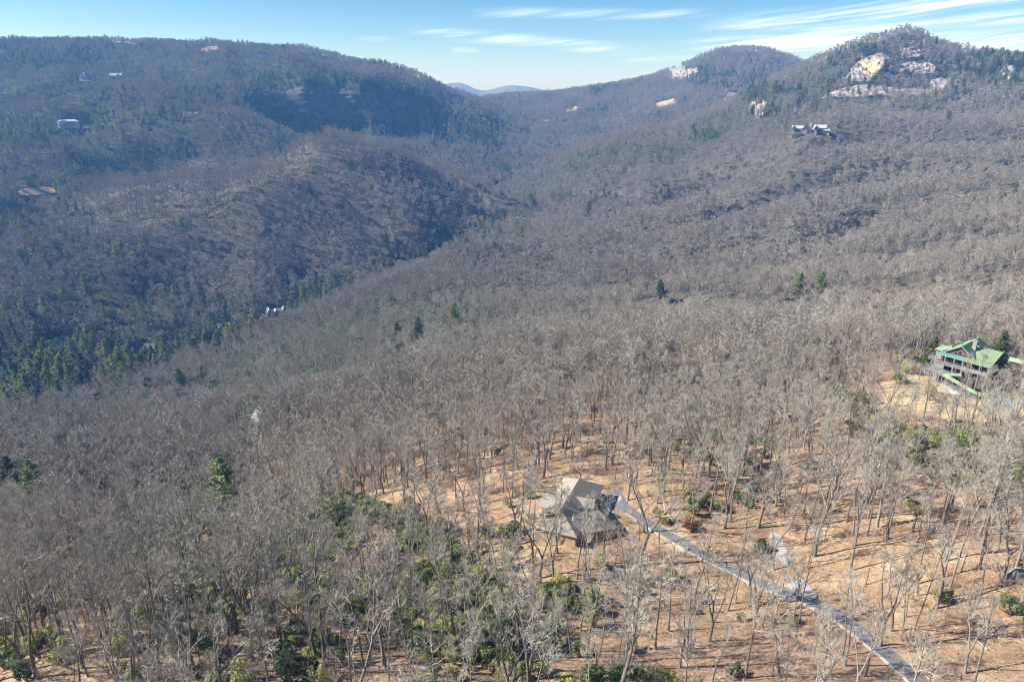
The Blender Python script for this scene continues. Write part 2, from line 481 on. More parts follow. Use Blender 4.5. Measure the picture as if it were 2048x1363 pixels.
M = dict(
    ground=mat_ground(),
    bark=mat_bark('grey_bark', (0.10, 0.087, 0.074), (0.22, 0.195, 0.165), (0.36, 0.335, 0.295)),
    twig=mat_bark('twig_bark', (0.255, 0.228, 0.186), (0.375, 0.342, 0.284), (0.46, 0.43, 0.365)),
    brush=mat_bark('brush_bark', (0.34, 0.25, 0.20), (0.46, 0.37, 0.31), (0.54, 0.48, 0.42)),
    needle=mat_leafy('pine_needles', [(0.2, (0.055, 0.095, 0.03)), (0.5, (0.15, 0.21, 0.055)), (0.75, (0.24, 0.29, 0.07)), (1.0, (0.30, 0.33, 0.085))]),
    rhodo=mat_leafy('rhododendron_leaves', [(0.12, (0.065, 0.095, 0.045)), (0.38, (0.15, 0.185, 0.085)), (0.6, (0.26, 0.285, 0.10)), (0.9, (0.40, 0.38, 0.12))], 0.45),
    russet=mat_leafy('russet_leaves', [(0.2, (0.16, 0.08, 0.04)), (0.6, (0.30, 0.17, 0.08)), (1.0, (0.36, 0.24, 0.12))]),
    asphalt=mat_plain('driveway_asphalt', (0.085, 0.086, 0.092), (0.17, 0.172, 0.18), 0.7, 0.9),
    gravel=mat_plain('pale_gravel', (0.20, 0.195, 0.185), (0.36, 0.35, 0.335), 1.6, 0.95, 5, 0.4),
    kerb=mat_plain('pale_kerb', (0.25, 0.24, 0.225), (0.40, 0.385, 0.36), 1.5, 0.9),
    rock=mat_rock(),
    boulder=mat_plain('boulder_stone', (0.12, 0.115, 0.10), (0.30, 0.29, 0.265), 1.6, 0.9, 5, 0.6),
    log=mat_plain('dead_wood', (0.22, 0.17, 0.13), (0.46, 0.40, 0.34), 1.2),
    shade_dark_rock=mat_plain('dark_rock_with_shade', (0.035, 0.034, 0.036), (0.11, 0.10, 0.10), 0.05, 0.95, 6, 0.5, 'World'),  # lichen-dark rock, with the cliff's shadow also put into the colour
    field=mat_plain('dry_field', (0.30, 0.21, 0.12), (0.44, 0.33, 0.21), 0.08, 0.95, 4, 0, 'World'),
    clay=mat_plain('bare_clay', (0.27, 0.16, 0.09), (0.38, 0.26, 0.16), 0.15, 0.95, 4, 0, 'World'),
)


# ------------------------------------------------------------------ mesh helpers
def mesh_obj(name, verts, faces, mats, parent=None, mat_idx=None, smooth_shade=False, link=True, me_only=False):
    me = bpy.data.meshes.new(name)
    me.from_pydata([tuple(v) for v in verts] if not isinstance(verts, np.ndarray) else verts.tolist(), [], faces if isinstance(faces, list) else faces.tolist())
    for m in (mats if isinstance(mats, (list, tuple)) else [mats]):
        me.materials.append(m)
    if mat_idx is not None:
        me.polygons.foreach_set('material_index', np.asarray(mat_idx, np.int32))
    if smooth_shade:
        me.polygons.foreach_set('use_smooth', np.ones(len(me.polygons), bool))
    me.update()
    if me_only: return me
    o = bpy.data.objects.new(name, me)
    if link: COL.objects.link(o)
    if parent is not None: o.parent = parent
    return o


def tag(o, label=None, cat=None, group=None, kind=None):
    if label: o['label'] = label
    if cat: o['category'] = cat
    if group: o['group'] = group
    if kind: o['kind'] = kind
    return o


def empty(name, loc, rz=0.0):
    o = bpy.data.objects.new(name, None)
    o.empty_display_size = 1.0
    COL.objects.link(o)
    o.location = loc
    o.rotation_euler = (0, 0, rz)
    return o


class Geo:
    """collects polygons of several vectorised pieces"""
    def __init__(s): s.v, s.f, s.n = [], [], 0
    def add(s, v, f):
        s.v.append(np.asarray(v, float).reshape(-1, 3))
        s.f += (np.asarray(f) + s.n).tolist()
        s.n += len(s.v[-1])
    def verts(s): return np.concatenate(s.v)


def unit(a):
    return a / (np.linalg.norm(a, axis=-1, keepdims=True) + 1e-9)


def polylines(rng, P, D, L, seg, wig, up):
    n = len(P)
    pts = np.empty((n, seg + 1, 3)); dirs = np.empty((n, seg + 1, 3))
    pts[:, 0] = P; d = unit(D); dirs[:, 0] = d
    for k in range(seg):
        d = unit(d + rng.normal(0, wig, (n, 3)) + np.array([0, 0, up]))
        pts[:, k + 1] = pts[:, k] + d * (L / seg)[:, None]
        dirs[:, k + 1] = d
    return pts, dirs


def tubes(G, pts, rad, k):
    n, s, _ = pts.shape
    ax = unit(pts[:, -1] - pts[:, 0])
    ref = np.where(np.abs(ax[:, 2:3]) > 0.9, np.array([[1.0, 0, 0]]), np.array([[0, 0, 1.0]]))
    a = unit(np.cross(ax, ref)); b = np.cross(ax, a)
    th = np.arange(k) * 2 * math.pi / k
    ring = a[:, None, None] * np.cos(th)[None, None, :, None] + b[:, None, None] * np.sin(th)[None, None, :, None]
    v = pts[:, :, None] + ring * rad[:, :, None, None]
    i, j, q = np.meshgrid(np.arange(n), np.arange(s - 1), np.arange(k), indexing='ij')
    base = i * s * k + j * k
    q2 = (q + 1) % k
    f = np.stack([base + q, base + q2, base + k + q2, base + k + q], -1).reshape(-1, 4)
    G.add(v, f)


def along(pts, dirs, t):
    """position and direction at parameter t (n,m) on every polyline"""
    n, s, _ = pts.shape
    x = t * (s - 1)
    i = np.clip(x.astype(int), 0, s - 2); f = (x - i)[..., None]
    r = np.arange(n)[:, None]
    return pts[r, i] * (1 - f) + pts[r, i + 1] * f, dirs[r, i + 1]


def ribbons(G, rng, P, D, L, w):
    n = len(P)
    side = unit(np.cross(D, rng.normal(0, 1, (n, 3)))) * (w * 0.5)
    mid = P + D * (L * 0.5)[:, None] + rng.normal(0, 0.06, (n, 3)) * L[:, None]
    tip = P + unit(D + rng.normal(0, 0.15, (n, 3))) * L[:, None]
    v = np.stack([P - side, P + side, mid + side * 0.7, tip, mid - side * 0.7], 1)
    G.add(v, np.arange(n)[:, None] * 5 + np.array([[0, 1, 2, 3, 4]]))


def children_of(rng, pts, dirs, L, m, t0, t1, spread, ratio, up=0.1):
    n = len(pts)
    t = rng.uniform(t0, t1, (n, m))
    P, D = along(pts, dirs, t)
    nd = unit(unit(D) + unit(rng.normal(0, 1, (n, m, 3))) * spread + np.array([0, 0, up]))
    LL = L[:, None] * ratio * (1.15 - 0.55 * t) * rng.uniform(0.7, 1.25, (n, m))
    return P.reshape(-1, 3), nd.reshape(-1, 3), LL.ravel(), t


def bare_tree(seed, Ht, lod, habit=0):
    """trunk and crown geometry of a leafless hardwood; habit 0 broad, 1 narrow, 2 forked"""
    rng = np.random.default_rng(seed)
    T, C = Geo(), Geo()
    r0 = Ht * (0.0108 if lod == 0 else 0.013) * rng.uniform(0.85, 1.2)
    lean = rng.normal(0, 0.035, 2)
    if habit == 2:
        P0, D0, L0 = np.zeros((1, 3)), np.array([[lean[0], lean[1], 1.0]]), np.array([Ht * rng.uniform(0.22, 0.36)])
        p, d = polylines(rng, P0, D0, L0, 4, 0.05, 0.05)
        tubes(T, p, np.linspace(r0 * 1.25, r0, 5)[None], 6)
        k = 2 if rng.random() < 0.7 else 3
        ang = rng.uniform(0, 6.28) + np.arange(k) * 6.28 / k
        D1 = np.stack([np.cos(ang) * 0.34, np.sin(ang) * 0.34, np.ones(k)], 1) + np.array([lean[0], lean[1], 0])
        pt, dt = polylines(rng, np.repeat(p[:, -1], k, 0), D1, np.full(k, Ht * 0.98 - L0[0]) * rng.uniform(0.85, 1, k), 6, 0.09, 0.06)
        rt = np.linspace(r0 * 0.72, r0 * 0.14, 7)[None] * np.ones((k, 1))
        tubes(T, pt, rt, 6 if lod == 0 else 4)
        tmin, nl = 0.26, 7
    else:
        pt, dt = polylines(rng, np.zeros((1, 3)), np.array([[lean[0], lean[1], 1.0]]), np.array([Ht * 0.97]), 9 if lod == 0 else 6, 0.04, 0.05)
        s = pt.shape[1]
        rt = (r0 * (1.0 - 0.88 * np.linspace(0, 1, s) ** 0.9))[None]
        rt[:, 0] *= 1.35
        tubes(T, pt, rt, 7 if lod == 0 else 4)
        tmin, nl = (0.42, 13) if habit == 0 else (0.50, 12)
    if lod == 2: nl = int(nl * 0.75)
    k = len(pt)
    t = np.sort(rng.uniform(tmin, 0.99, (k, nl)), 1)
    P, D = along(pt, dt, t)
    az = rng.uniform(0, 6.28, (k, 1)) + np.arange(nl)[None] * 2.4 + rng.normal(0, 0.4, (k, nl))
    rel = (t - tmin) / (1 - tmin)
    tilt = np.radians((54 if habit == 0 else 43) - 30 * rel + rng.normal(0, 8, t.shape))
    D1 = np.stack([np.cos(az) * np.sin(tilt), np.sin(az) * np.sin(tilt), np.cos(tilt)], -1)
    reach = ({0: 0.255, 1: 0.175, 2: 0.215} if lod == 0 else {0: 0.31, 1: 0.25, 2: 0.27})[habit]
    L1 = Ht * reach * (1.0 - 0.55 * rel ** 1.3) * rng.uniform(0.7, 1.15, t.shape)
    P, D1, L1 = P.reshape(-1, 3), D1.reshape(-1, 3), L1.ravel()
    rr = (r0 * (0.42 - 0.26 * rel)).ravel() * (1 if lod < 2 else 1.2)
    s1 = 4 if lod < 2 else 3
    p1, d1 = polylines(rng, P, D1, L1, s1, 0.16, 0.10)
    tubes(C, p1, rr[:, None] * np.linspace(1, 0.28, s1 + 1)[None], 4 if lod == 0 else 3)
    n2 = 5
    P2, D2, L2, t2 = children_of(rng, p1, d1, L1, n2, 0.22, 1.0, 0.85, 0.52)
    r2 = np.repeat(rr, n2) * 0.38
    if lod == 0:
        p2, d2 = polylines(rng, P2, D2, L2, 3, 0.16, 0.08)
        tubes(C, p2, r2[:, None] * np.linspace(1, 0.35, 4)[None], 3)
        P3, D3, L3, t3 = children_of(rng, p2, d2, L2, 5, 0.2, 1.0, 0.75, 0.6)
        p3, d3 = polylines(rng, P3, D3, L3, 2, 0.18, 0.08)
        tubes(C, p3, np.repeat(r2, 5)[:, None] * np.array([[0.42, 0.3, 0.2]]) + 0.009, 3)
        P4, D4, L4, t4 = children_of(rng, p3, d3, np.maximum(L3, 0.9), 3, 0.3, 1.0, 0.7, 0.8)
        ribbons(C, rng, P4, D4, L4, 0.029)
    elif lod == 1:
        p2, d2 = polylines(rng, P2, D2, L2, 2, 0.16, 0.08)
        tubes(C, p2, r2[:, None] * np.linspace(1, 0.4, 3)[None] + 0.01, 3)
        P3, D3, L3, t3 = children_of(rng, p2, d2, L2, 6, 0.15, 1.0, 0.9, 0.65)
        ribbons(C, rng, P3, D3, L3, 0.11)
        P4, D4, L4, t4 = children_of(rng, p2, d2, L2, 4, 0.6, 1.0, 0.7, 0.55)
        ribbons(C, rng, P4, D4, L4, 0.09)
    else:
        p2, d2 = polylines(rng, P2, D2, L2, 1, 0.1, 0.08)
        ribbons(C, rng, P2, D2, L2, 0.16)
        P3, D3, L3, t3 = children_of(rng, p2, d2, np.maximum(L2, 1.6), 10, 0.35, 1.0, 0.8, 0.75)
        ribbons(C, rng, P3, D3, L3, 0.26)
    return T, C


def leaf_quads(G, rng, P, N, ln, wd):
    n = len(P)
    a = unit(np.cross(N, rng.normal(0, 1, (n, 3))))
    b = np.cross(N, a)
    a, b = a * (ln * 0.5)[:, None], b * (wd * 0.5)[:, None]
    v = np.stack([P - a, P + b * 0.9 - a * 0.1, P + a, P - b * 0.9 + a * 0.1], 1)
    G.add(v, np.arange(n)[:, None] * 4 + np.array([[0, 1, 2, 3]]))


def conifer(seed, Ht, habit=0):
    """white pine or hemlock: whorls of layered boughs"""
    rng = np.random.default_rng(seed)
    T, C = Geo(), Geo()
    pt, dt = polylines(rng, np.zeros((1, 3)), np.array([[0, 0, 1.0]]), np.array([Ht]), 8, 0.02, 0.03)
    tubes(T, pt, (Ht * 0.012 * (1 - 0.92 * np.linspace(0, 1, 9)))[None], 6)
    z0 = 0.22 if habit == 0 else 0.10
    nw = 17 if habit == 0 else 21
    t = np.repeat(np.linspace(z0, 0.985, nw), 5)[None] + rng.normal(0, 0.008, (1, nw * 5))
    t = np.clip(t, z0, 0.99)
    P, D = along(pt, dt, t)
    P = P.reshape(-1, 3)
    rel = ((t - z0) / (1 - z0)).ravel()
    n = len(rel)
    az = rng.uniform(0, 6.28, n)
    prof = np.minimum((1 - rel) ** 0.75 + 0.06, 0.55 + rel * 1.6)
    L = Ht * (0.235 if habit == 0 else 0.20) * prof * rng.uniform(0.55, 1.15, n)
    el = np.radians(4 + 30 * rel + rng.normal(0, 8, n))
    D1 = np.stack([np.cos(az) * np.cos(el), np.sin(az) * np.cos(el), np.sin(el)], 1)
    p1, d1 = polylines(rng, P, D1, L, 3, 0.06, -0.02 if habit else 0.05)
    tubes(T, p1, (0.012 + 0.018 * L / L.max())[:, None] * np.array([[1.6, 1.2, 0.8, 0.4]]) * Ht / 14, 3)
    m = 26
    tt = rng.uniform(0.18, 1.03, (n, m)) ** 0.8
    PP, DD = along(p1, d1, np.clip(tt, 0, 0.999))
    side = np.stack([-np.sin(az), np.cos(az), np.zeros(n)], 1)
    PP = PP + side[:, None] * (rng.normal(0, 0.24, (n, m)) * (L * 0.75)[:, None] * (1.12 - tt))[..., None]
    PP[..., 2] += rng.normal(0.05, 0.12, (n, m)) * (Ht / 14)
    keep = rng.random((n, m)) < np.clip(L / L.max() * 1.3 + 0.2, 0, 1)[:, None]
    PP = PP[keep]; k = len(PP)
    N = unit(np.stack([rng.normal(0, 0.95, k), rng.normal(0, 0.95, k), np.ones(k)], 1))
    leaf_quads(C, rng, PP, N, Ht / 14 * rng.uniform(0.5, 1.0, k), Ht / 14 * rng.uniform(0.22, 0.42, k))
    return T, C


def leafy_bush(seed, rad, ht):
    """evergreen shrub: several leaf domes on a few stems"""
    rng = np.random.default_rng(seed)
    S, C = Geo(), Geo()
    nb = 9
    ang = rng.uniform(0, 6.28, nb); rr = rad * np.sqrt(rng.uniform(0, 1, nb)) * 0.66
    cz_ = ht * rng.uniform(0.4, 0.78, nb)
    cen = np.stack([np.cos(ang) * rr, np.sin(ang) * rr, cz_], 1)
    p, d = polylines(rng, np.zeros((nb, 3)) + rng.normal(0, 0.1 * rad, (nb, 3)) * [1, 1, 0], cen + [0, 0, 0.3], np.linalg.norm(cen, axis=1), 2, 0.1, 0.0)
    tubes(S, p, np.full((nb, 3), 0.035 * ht) * np.array([[1, 0.7, 0.4]]), 3)
    for c in cen:
        k = 120
        N = unit(rng.normal(0, 1, (k, 3)) + [0, 0, 0.45])
        r = rad * rng.uniform(0.30, 0.48) * rng.uniform(0.65, 1.05, k)
        P = c + N * r[:, None] * np.array([1, 1, 0.85])
        P = P[P[:, 2] > 0.05]; N = N[:len(P)]
        leaf_quads(C, rng, P, unit(N + rng.normal(0, 0.35, N.shape)), np.full(len(P), rad * 0.17) * rng.uniform(0.7, 1.3, len(P)), np.full(len(P), rad * 0.085) * rng.uniform(0.8, 1.3, len(P)))
    return S, C


def thicket(seed, rad, ht):
    """bare brush: a fan of thin stems with side twigs"""
    rng = np.random.default_rng(seed)
    C = Geo()
    n = 26
    P = rng.normal(0, rad * 0.3, (n, 3)); P[:, 2] = 0
    D = unit(np.stack([P[:, 0] / rad + rng.normal(0, 0.25, n), P[:, 1] / rad + rng.normal(0, 0.25, n), np.ones(n)], 1))
    L = ht * rng.uniform(0.55, 1.1, n)
    p, d = polylines(rng, P, D, L, 3, 0.12, 0.05)
    tubes(C, p, np.full((n, 1), 0.022) * np.array([[1.2, 1, 0.7, 0.4]]), 3)
    P2, D2, L2, _ = children_of(rng, p, d, L, 11, 0.25, 1.0, 0.7, 0.35)
    ribbons(C, rng, P2, D2, L2, 0.04)
    return C


def joined(name, parts):
    """several geometries with one material each as one mesh"""
    v = np.concatenate([g.verts() for g, _ in parts])
    f, mi, off = [], [], 0
    mats = []
    for k, (g, m) in enumerate(parts):
        f += [[i + off for i in q] for q in g.f]
        mi += [k] * len(g.f); off += g.n; mats.append(m)
    return mesh_obj(name, v, f, mats, mat_idx=mi, me_only=True)


NEAR = []            # (trunk mesh, crown mesh, height) for single trees
NEAR_HABIT = [0, 2, 1, 0, 2, 1, 2, 0, 1, 2, 1, 1, 2, 0]
PRO_BARE = []
for k, hb in enumerate(NEAR_HABIT):
    T, C = bare_tree(100 + k, 20.0, 0, hb)
    tm = mesh_obj('trunk', T.verts(), T.f, M['bark'], me_only=True, smooth_shade=True)
    cm = mesh_obj('crown', C.verts(), C.f, M['twig'], me_only=True)
    NEAR.append((tm, cm))
    PRO_BARE.append(joined('bare_tree_form', [(T, M['bark']), (C, M['twig'])]))
N_NEAR = len(PRO_BARE)
for k in range(6):
    T, C = bare_tree(200 + k, 20.0, 1, [0, 1, 2, 0, 1, 0][k])
    PRO_BARE.append(joined('bare_tree_form', [(T, M['bark']), (C, M['twig'])]))
N_MID = len(PRO_BARE) - N_NEAR
for k in range(6):
    T, C = bare_tree(300 + k, 20.0, 2, [0, 0, 2, 0, 1, 0][k])
    PRO_BARE.append(joined('bare_tree_form', [(T, M['bark']), (C, M['twig'])]))
N_FAR = len(PRO_BARE) - N_NEAR - N_MID
PINES = []
PRO_PINE = []
for k in range(7):
    T, C = conifer(400 + k, 22.0, k % 2)
    PINES.append((mesh_obj('trunk', T.verts(), T.f, M['bark'], me_only=True), mesh_obj('crown', C.verts(), C.f, M['needle'], me_only=True)))
    PRO_PINE.append(joined('pine_form', [(T, M['bark']), (C, M['needle'])]))
BUSH, PRO_BUSH = [], []
for k in range(6):
    S, C = leafy_bush(500 + k, 1.6, 2.6)
    BUSH.append((mesh_obj('stem', S.verts(), S.f, M['bark'], me_only=True), mesh_obj('foliage', C.verts(), C.f, M['rhodo'], me_only=True)))
    PRO_BUSH.append(joined('bush_form', [(S, M['bark']), (C, M['rhodo'])]))
RUSSET = mesh_obj('foliage', C.verts(), C.f, M['russet'], me_only=True)
PRO_BRUSH = []
for k in range(5):
    C = thicket(600 + k, 1.7, 3.4)
    PRO_BRUSH.append(mesh_obj('brush_form', C.verts(), C.f, M['brush'], me_only=True))


def scatter(name, pts, rot, scl, idx, meshes, label, cat):
    """one object of uncountable growth: meshes instanced on points"""
    me = bpy.data.meshes.new(name)
    n = len(pts)
    me.vertices.add(n)
    me.vertices.foreach_set('co', np.asarray(pts, np.float32).ravel())
    a = me.attributes.new('rot', 'FLOAT_VECTOR', 'POINT'); a.data.foreach_set('vector', np.asarray(rot, np.float32).ravel())
    a = me.attributes.new('scl', 'FLOAT_VECTOR', 'POINT'); a.data.foreach_set('vector', np.asarray(scl, np.float32).ravel())
    a = me.attributes.new('pick', 'INT', 'POINT'); a.data.foreach_set('value', np.asarray(idx, np.int32))
    o = bpy.data.objects.new(name, me)
    COL.objects.link(o)
    tag(o, label, cat, kind='stuff')
    src = bpy.data.collections.new(name + '_forms')
    for k, m in enumerate(meshes):
        src.objects.link(bpy.data.objects.new('%s_form.%03d' % (name, k), m))
    ng = bpy.data.node_groups.new(name + '_scatter', 'GeometryNodeTree')
    ng.interface.new_socket('Geometry', in_out='INPUT', socket_type='NodeSocketGeometry')
    ng.interface.new_socket('Geometry', in_out='OUTPUT', socket_type='NodeSocketGeometry')
    N = ng.nodes; Lk = ng.links
    gi, go = N.new('NodeGroupInput'), N.new('NodeGroupOutput')
    ci = N.new('GeometryNodeCollectionInfo')
    ci.inputs['Collection'].default_value = src
    ci.inputs['Separate Children'].default_value = True
    ci.inputs['Reset Children'].default_value = True
    ip = N.new('GeometryNodeInstanceOnPoints')
    ip.inputs['Pick Instance'].default_value = True
    def attr(nm, ty):
        q = N.new('GeometryNodeInputNamedAttribute'); q.data_type = ty
        q.inputs['Name'].default_value = nm
        return q.outputs['Attribute']
    Lk.new(gi.outputs[0], ip.inputs['Points'])
    Lk.new(ci.outputs[0], ip.inputs['Instance'])
    Lk.new(attr('pick', 'INT'), ip.inputs['Instance Index'])
    e2r = N.new('FunctionNodeEulerToRotation')
    Lk.new(attr('rot', 'FLOAT_VECTOR'), e2r.inputs[0])
    Lk.new(e2r.outputs[0], ip.inputs['Rotation'])
    Lk.new(attr('scl', 'FLOAT_VECTOR'), ip.inputs['Scale'])
    Lk.new(ip.outputs[0], go.inputs[0])
    md = o.modifiers.new('scatter', 'NODES')
    md.node_group = ng
    return o


# ------------------------------------------------------------------ the ground
GU, GV, GD = project(GX, GY, GZ)
YARD = [(1745, 775), (1800, 752), (1850, 738), (1960, 750), (2060, 770), (2060, 850), (1960, 845), (1870, 838), (1775, 818)]
LAWN = [(960, 1090), (1060, 1060), (1110, 1100), (1090, 1170), (1000, 1170)]
cover = np.zeros(GX.shape + (4,)); cover[..., 3] = np.clip(0.25 + smooth(0.12, -0.08, GX / np.maximum(GY, 60)) + smooth(1250, 1500, GY) * 0.6, 0, 1)
near = (GY > 60) & (GY < 330)
KNOLL = [(150, 330), (500, 312), (700, 270), (860, 295), (1050, 395), (860, 500), (520, 580), (180, 500)]
cover[..., 3] *= np.where(in_poly(GU, GV, KNOLL) & (GY > 800) & (GY < 1480), 0.25, 1.0)
def soft(mask):
    m = mask.astype(float)
    for _ in range(3):
        m = (m + np.roll(m, 1, 0) + np.roll(m, -1, 0) + np.roll(m, 1, 1) + np.roll(m, -1, 1)) / 5
    return m
cover[..., 0] = np.maximum(soft(in_poly(GU, GV, YARD) & near), 0.55 * soft(in_poly(GU, GV, LAWN) & near))
cover[..., 1] = np.maximum(1.0 * smooth(330, 560, GY), 0.9 * smooth(-60, -190, GX) * smooth(200, 300, GY), 0.5 * smooth(-14, -50, GX) * smooth(330, 250, GY) * (GY > 60))
cover[..., 2] = smooth(3150, 3400, GY)
ny, nx = GX.shape
idx = np.arange(nx * ny).reshape(ny, nx)
gf = np.stack([idx[:-1, :-1], idx[:-1, 1:], idx[1:, 1:], idx[1:, :-1]], -1).reshape(-1, 4)
ground = mesh_obj('ground', np.stack([GX, GY, GZ], -1).reshape(-1, 3), gf, M['ground'], smooth_shade=True)
ca_ = ground.data.color_attributes.new('cover', 'FLOAT_COLOR', 'POINT')
ca_.data.foreach_set('color', cover.reshape(-1).astype(np.float32))
tag(ground, kind='structure')


def spline(pts, n):
    """even samples along a smooth curve through world points (x, y)"""
    p = np.array([[q[0], q[1]] for q in pts])
    p = np.concatenate([[2 * p[0] - p[1]], p, [2 * p[-1] - p[-2]]])
    out = []
    for k in range(1, len(p) - 2):
        t = np.linspace(0, 1, 24, endpoint=False)[:, None]
        out.append(0.5 * (2 * p[k] + (p[k + 1] - p[k - 1]) * t + (2 * p[k - 1] - 5 * p[k] + 4 * p[k + 1] - p[k + 2]) * t ** 2 + (3 * p[k] - p[k - 1] - 3 * p[k + 1] + p[k + 2]) * t ** 3))
    out = np.concatenate(out + [p[-2][None]])
    s = np.concatenate([[0], np.cumsum(np.linalg.norm(np.diff(out, axis=0), axis=1))])
    q = np.linspace(0, s[-1], n)
    return np.stack([np.interp(q, s, out[:, 0]), np.interp(q, s, out[:, 1])], 1), s[-1]


def ribbon(name, px, width, mat, lift=0.12, step=2.0, ymin=50, off=0.0, ragged=0.0, line=None):
    """a road or kerb laid along photo-surveyed ground points"""
    if line is None:
        line, ln = spline([hit(u, v, ymin) for u, v in px], 60)
        line, ln = spline(line[::2], max(8, int(ln / step)))
    d = np.gradient(line, axis=0); d = d / np.linalg.norm(d, axis=1, keepdims=True)
    nrm = np.stack([-d[:, 1], d[:, 0]], 1)
    zc = H(line[:, 0], line[:, 1])
    for _ in range(4): zc[1:-1] = (zc[:-2] + 2 * zc[1:-1] + zc[2:]) / 4
    w = np.broadcast_to(np.asarray(width, float), (len(line),)) * (1 + ragged * vnoise(np.arange(len(line)) * 0.9, np.zeros(len(line)), 5))
    if ragged: w = w * np.clip(np.minimum(np.arange(len(line)), np.arange(len(line))[::-1]) / 2.0 + 0.35, 0, 1)
    xs = []
    for s in (-0.5, -0.5, -0.17, 0.17, 0.5, 0.5):
        q = line + nrm * (off + s * w)[:, None]
        gz = H(q[:, 0], q[:, 1])
        xs.append((q, gz))
    rows = []
    for k, (q, gz) in enumerate(xs):
        top = np.maximum(0.5 * zc + 0.5 * gz, gz) + lift
        rows.append(np.column_stack([q, top if 0 < k < 5 else gz - 0.5]))
    v = np.stack(rows, 1)
    n = len(line)
    ii = np.arange(n * 6).reshape(n, 6)
    f = np.stack([ii[:-1, :-1], ii[:-1, 1:], ii[1:, 1:], ii[1:, :-1]], -1).reshape(-1, 4)
    o = mesh_obj(name, v.reshape(-1, 3), f, mat)
    tag(o, kind='structure')
    return o, line


DRIVE_PX = [(1228, 980), (1238, 996), (1252, 1018), (1300, 1048), (1350, 1077), (1400, 1106), (1450, 1131), (1500, 1156), (1560, 1180), (1620, 1203), (1680, 1235), (1740, 1280), (1800, 1330), (1860, 1385), (1920, 1440)]
driveway, DRIVE = ribbon('driveway', DRIVE_PX, 2.9, M['asphalt'])
k2, _ = ribbon('driveway_kerb', None, 0.3, M['kerb'], 0.25, off=-1.58, line=DRIVE[6:])
apron, APRON = ribbon('parking_apron', [(1243, 996), (1222, 1000), (1206, 1014), (1212, 1040)], 5.0, M['gravel'], 0.16, step=1.2, ragged=0.15)
path1, PATH1 = ribbon('gravel_path', [(1546, 1064), (1554, 1085), (1566, 1110), (1581, 1134)], 2.4, M['gravel'], step=1.0, ragged=0.3)
path2, PATH2 = ribbon('gravel_path', [(1584, 1152), (1602, 1176), (1628, 1200)], 3.0, M['gravel'], step=1.0, ragged=0.3)
road, ROAD = ribbon('valley_road', [(640, 757), (600, 768), (560, 788), (528, 808), (514, 828), (508, 850), (504, 872), (490, 890)], 6.0, M['gravel'], 0.2)
ROADS = [(DRIVE, 3.0), (APRON, 3.6), (PATH1, 2.0), (PATH2, 2.2)]

# ------------------------------------------------------------------ clearings (photo outline, forward distance range)
HOUSE_SITES = []      # filled by the houses: (x, y, radius)
# (outline in the photo, forward distance range, share of trees kept)
THIN = [
    ([(880, 1010), (1060, 930), (1300, 960), (1500, 1030), (1660, 1120), (1660, 1250), (1420, 1600), (1140, 1600), (1010, 1210), (880, 1110)], (60, 200), 0.47),
    ([(1300, 900), (2100, 930), (2100, 1420), (1400, 1420)], (60, 190), 0.9),
    ([(820, 760), (1750, 720), (1750, 960), (820, 1000)], (60, 420), 1.0),
    ([(1640, 690), (1860, 690), (1880, 900), (1640, 900)], (60, 330), 0.45),
    (YARD, (60, 330), 0.02),
    ([(200, 1010), (470, 960), (700, 1000), (900, 1040), (1030, 1150), (1030, 1300), (900, 1330), (700, 1280), (520, 1230), (330, 1240), (180, 1150)], (60, 300), 0.6),
    ([(-300, 1120), (260, 1180), (560, 1250), (1000, 1300), (1100, 1700), (-300, 1700)], (50, 200), 0.95),
    ([(-400, 1363), (2500, 1363), (2500, 1900), (-400, 1900)], (40, 120), 0.45),
    ([(470, 800), (540, 795), (530, 850), (520, 905), (470, 905)], (250, 420), 0.35),
]
OPEN = []             # outlines where no tree may stand in the line of sight: (poly, ymin, ymax)
RHODO = [
    ([(200, 1010), (470, 960), (700, 1000), (880, 1040), (930, 1120), (960, 1230), (900, 1300), (700, 1260), (520, 1200), (330, 1220), (200, 1130)], 0.17),
    ([(800, 1090), (960, 1130), (1040, 1200), (1010, 1290), (830, 1330), (780, 1200)], 0.25),
    ([(1040, 1180), (1170, 1170), (1230, 1230), (1180, 1290), (1060, 1250)], 0.10),
    ([(860, 1290), (1060, 1270), (1290, 1300), (1300, 1420), (820, 1420)], 0.05),
    ([(1660, 780), (1880, 850), (2048, 880), (2048, 1010), (1850, 980), (1700, 880)], 0.09),
    ([(960, 1010), (1050, 1030), (1060, 1090), (960, 1080)], 0.02),
    ([(1300, 1000), (1560, 990), (1600, 1040), (1320, 1060)], 0.012),
    ([(1250, 780), (1700, 760), (1750, 900), (1250, 920)], 0.012),
    ([(1780, 660), (1880, 640), (1900, 720), (1800, 750)], 0.03),
    ([(0, 900), (300, 880), (500, 1000), (100, 1060)], 0.02),
    ([(-80, 1030), (330, 1060), (560, 1230), (700, 1300), (700, 1430), (-80, 1430)], 0.035),
]
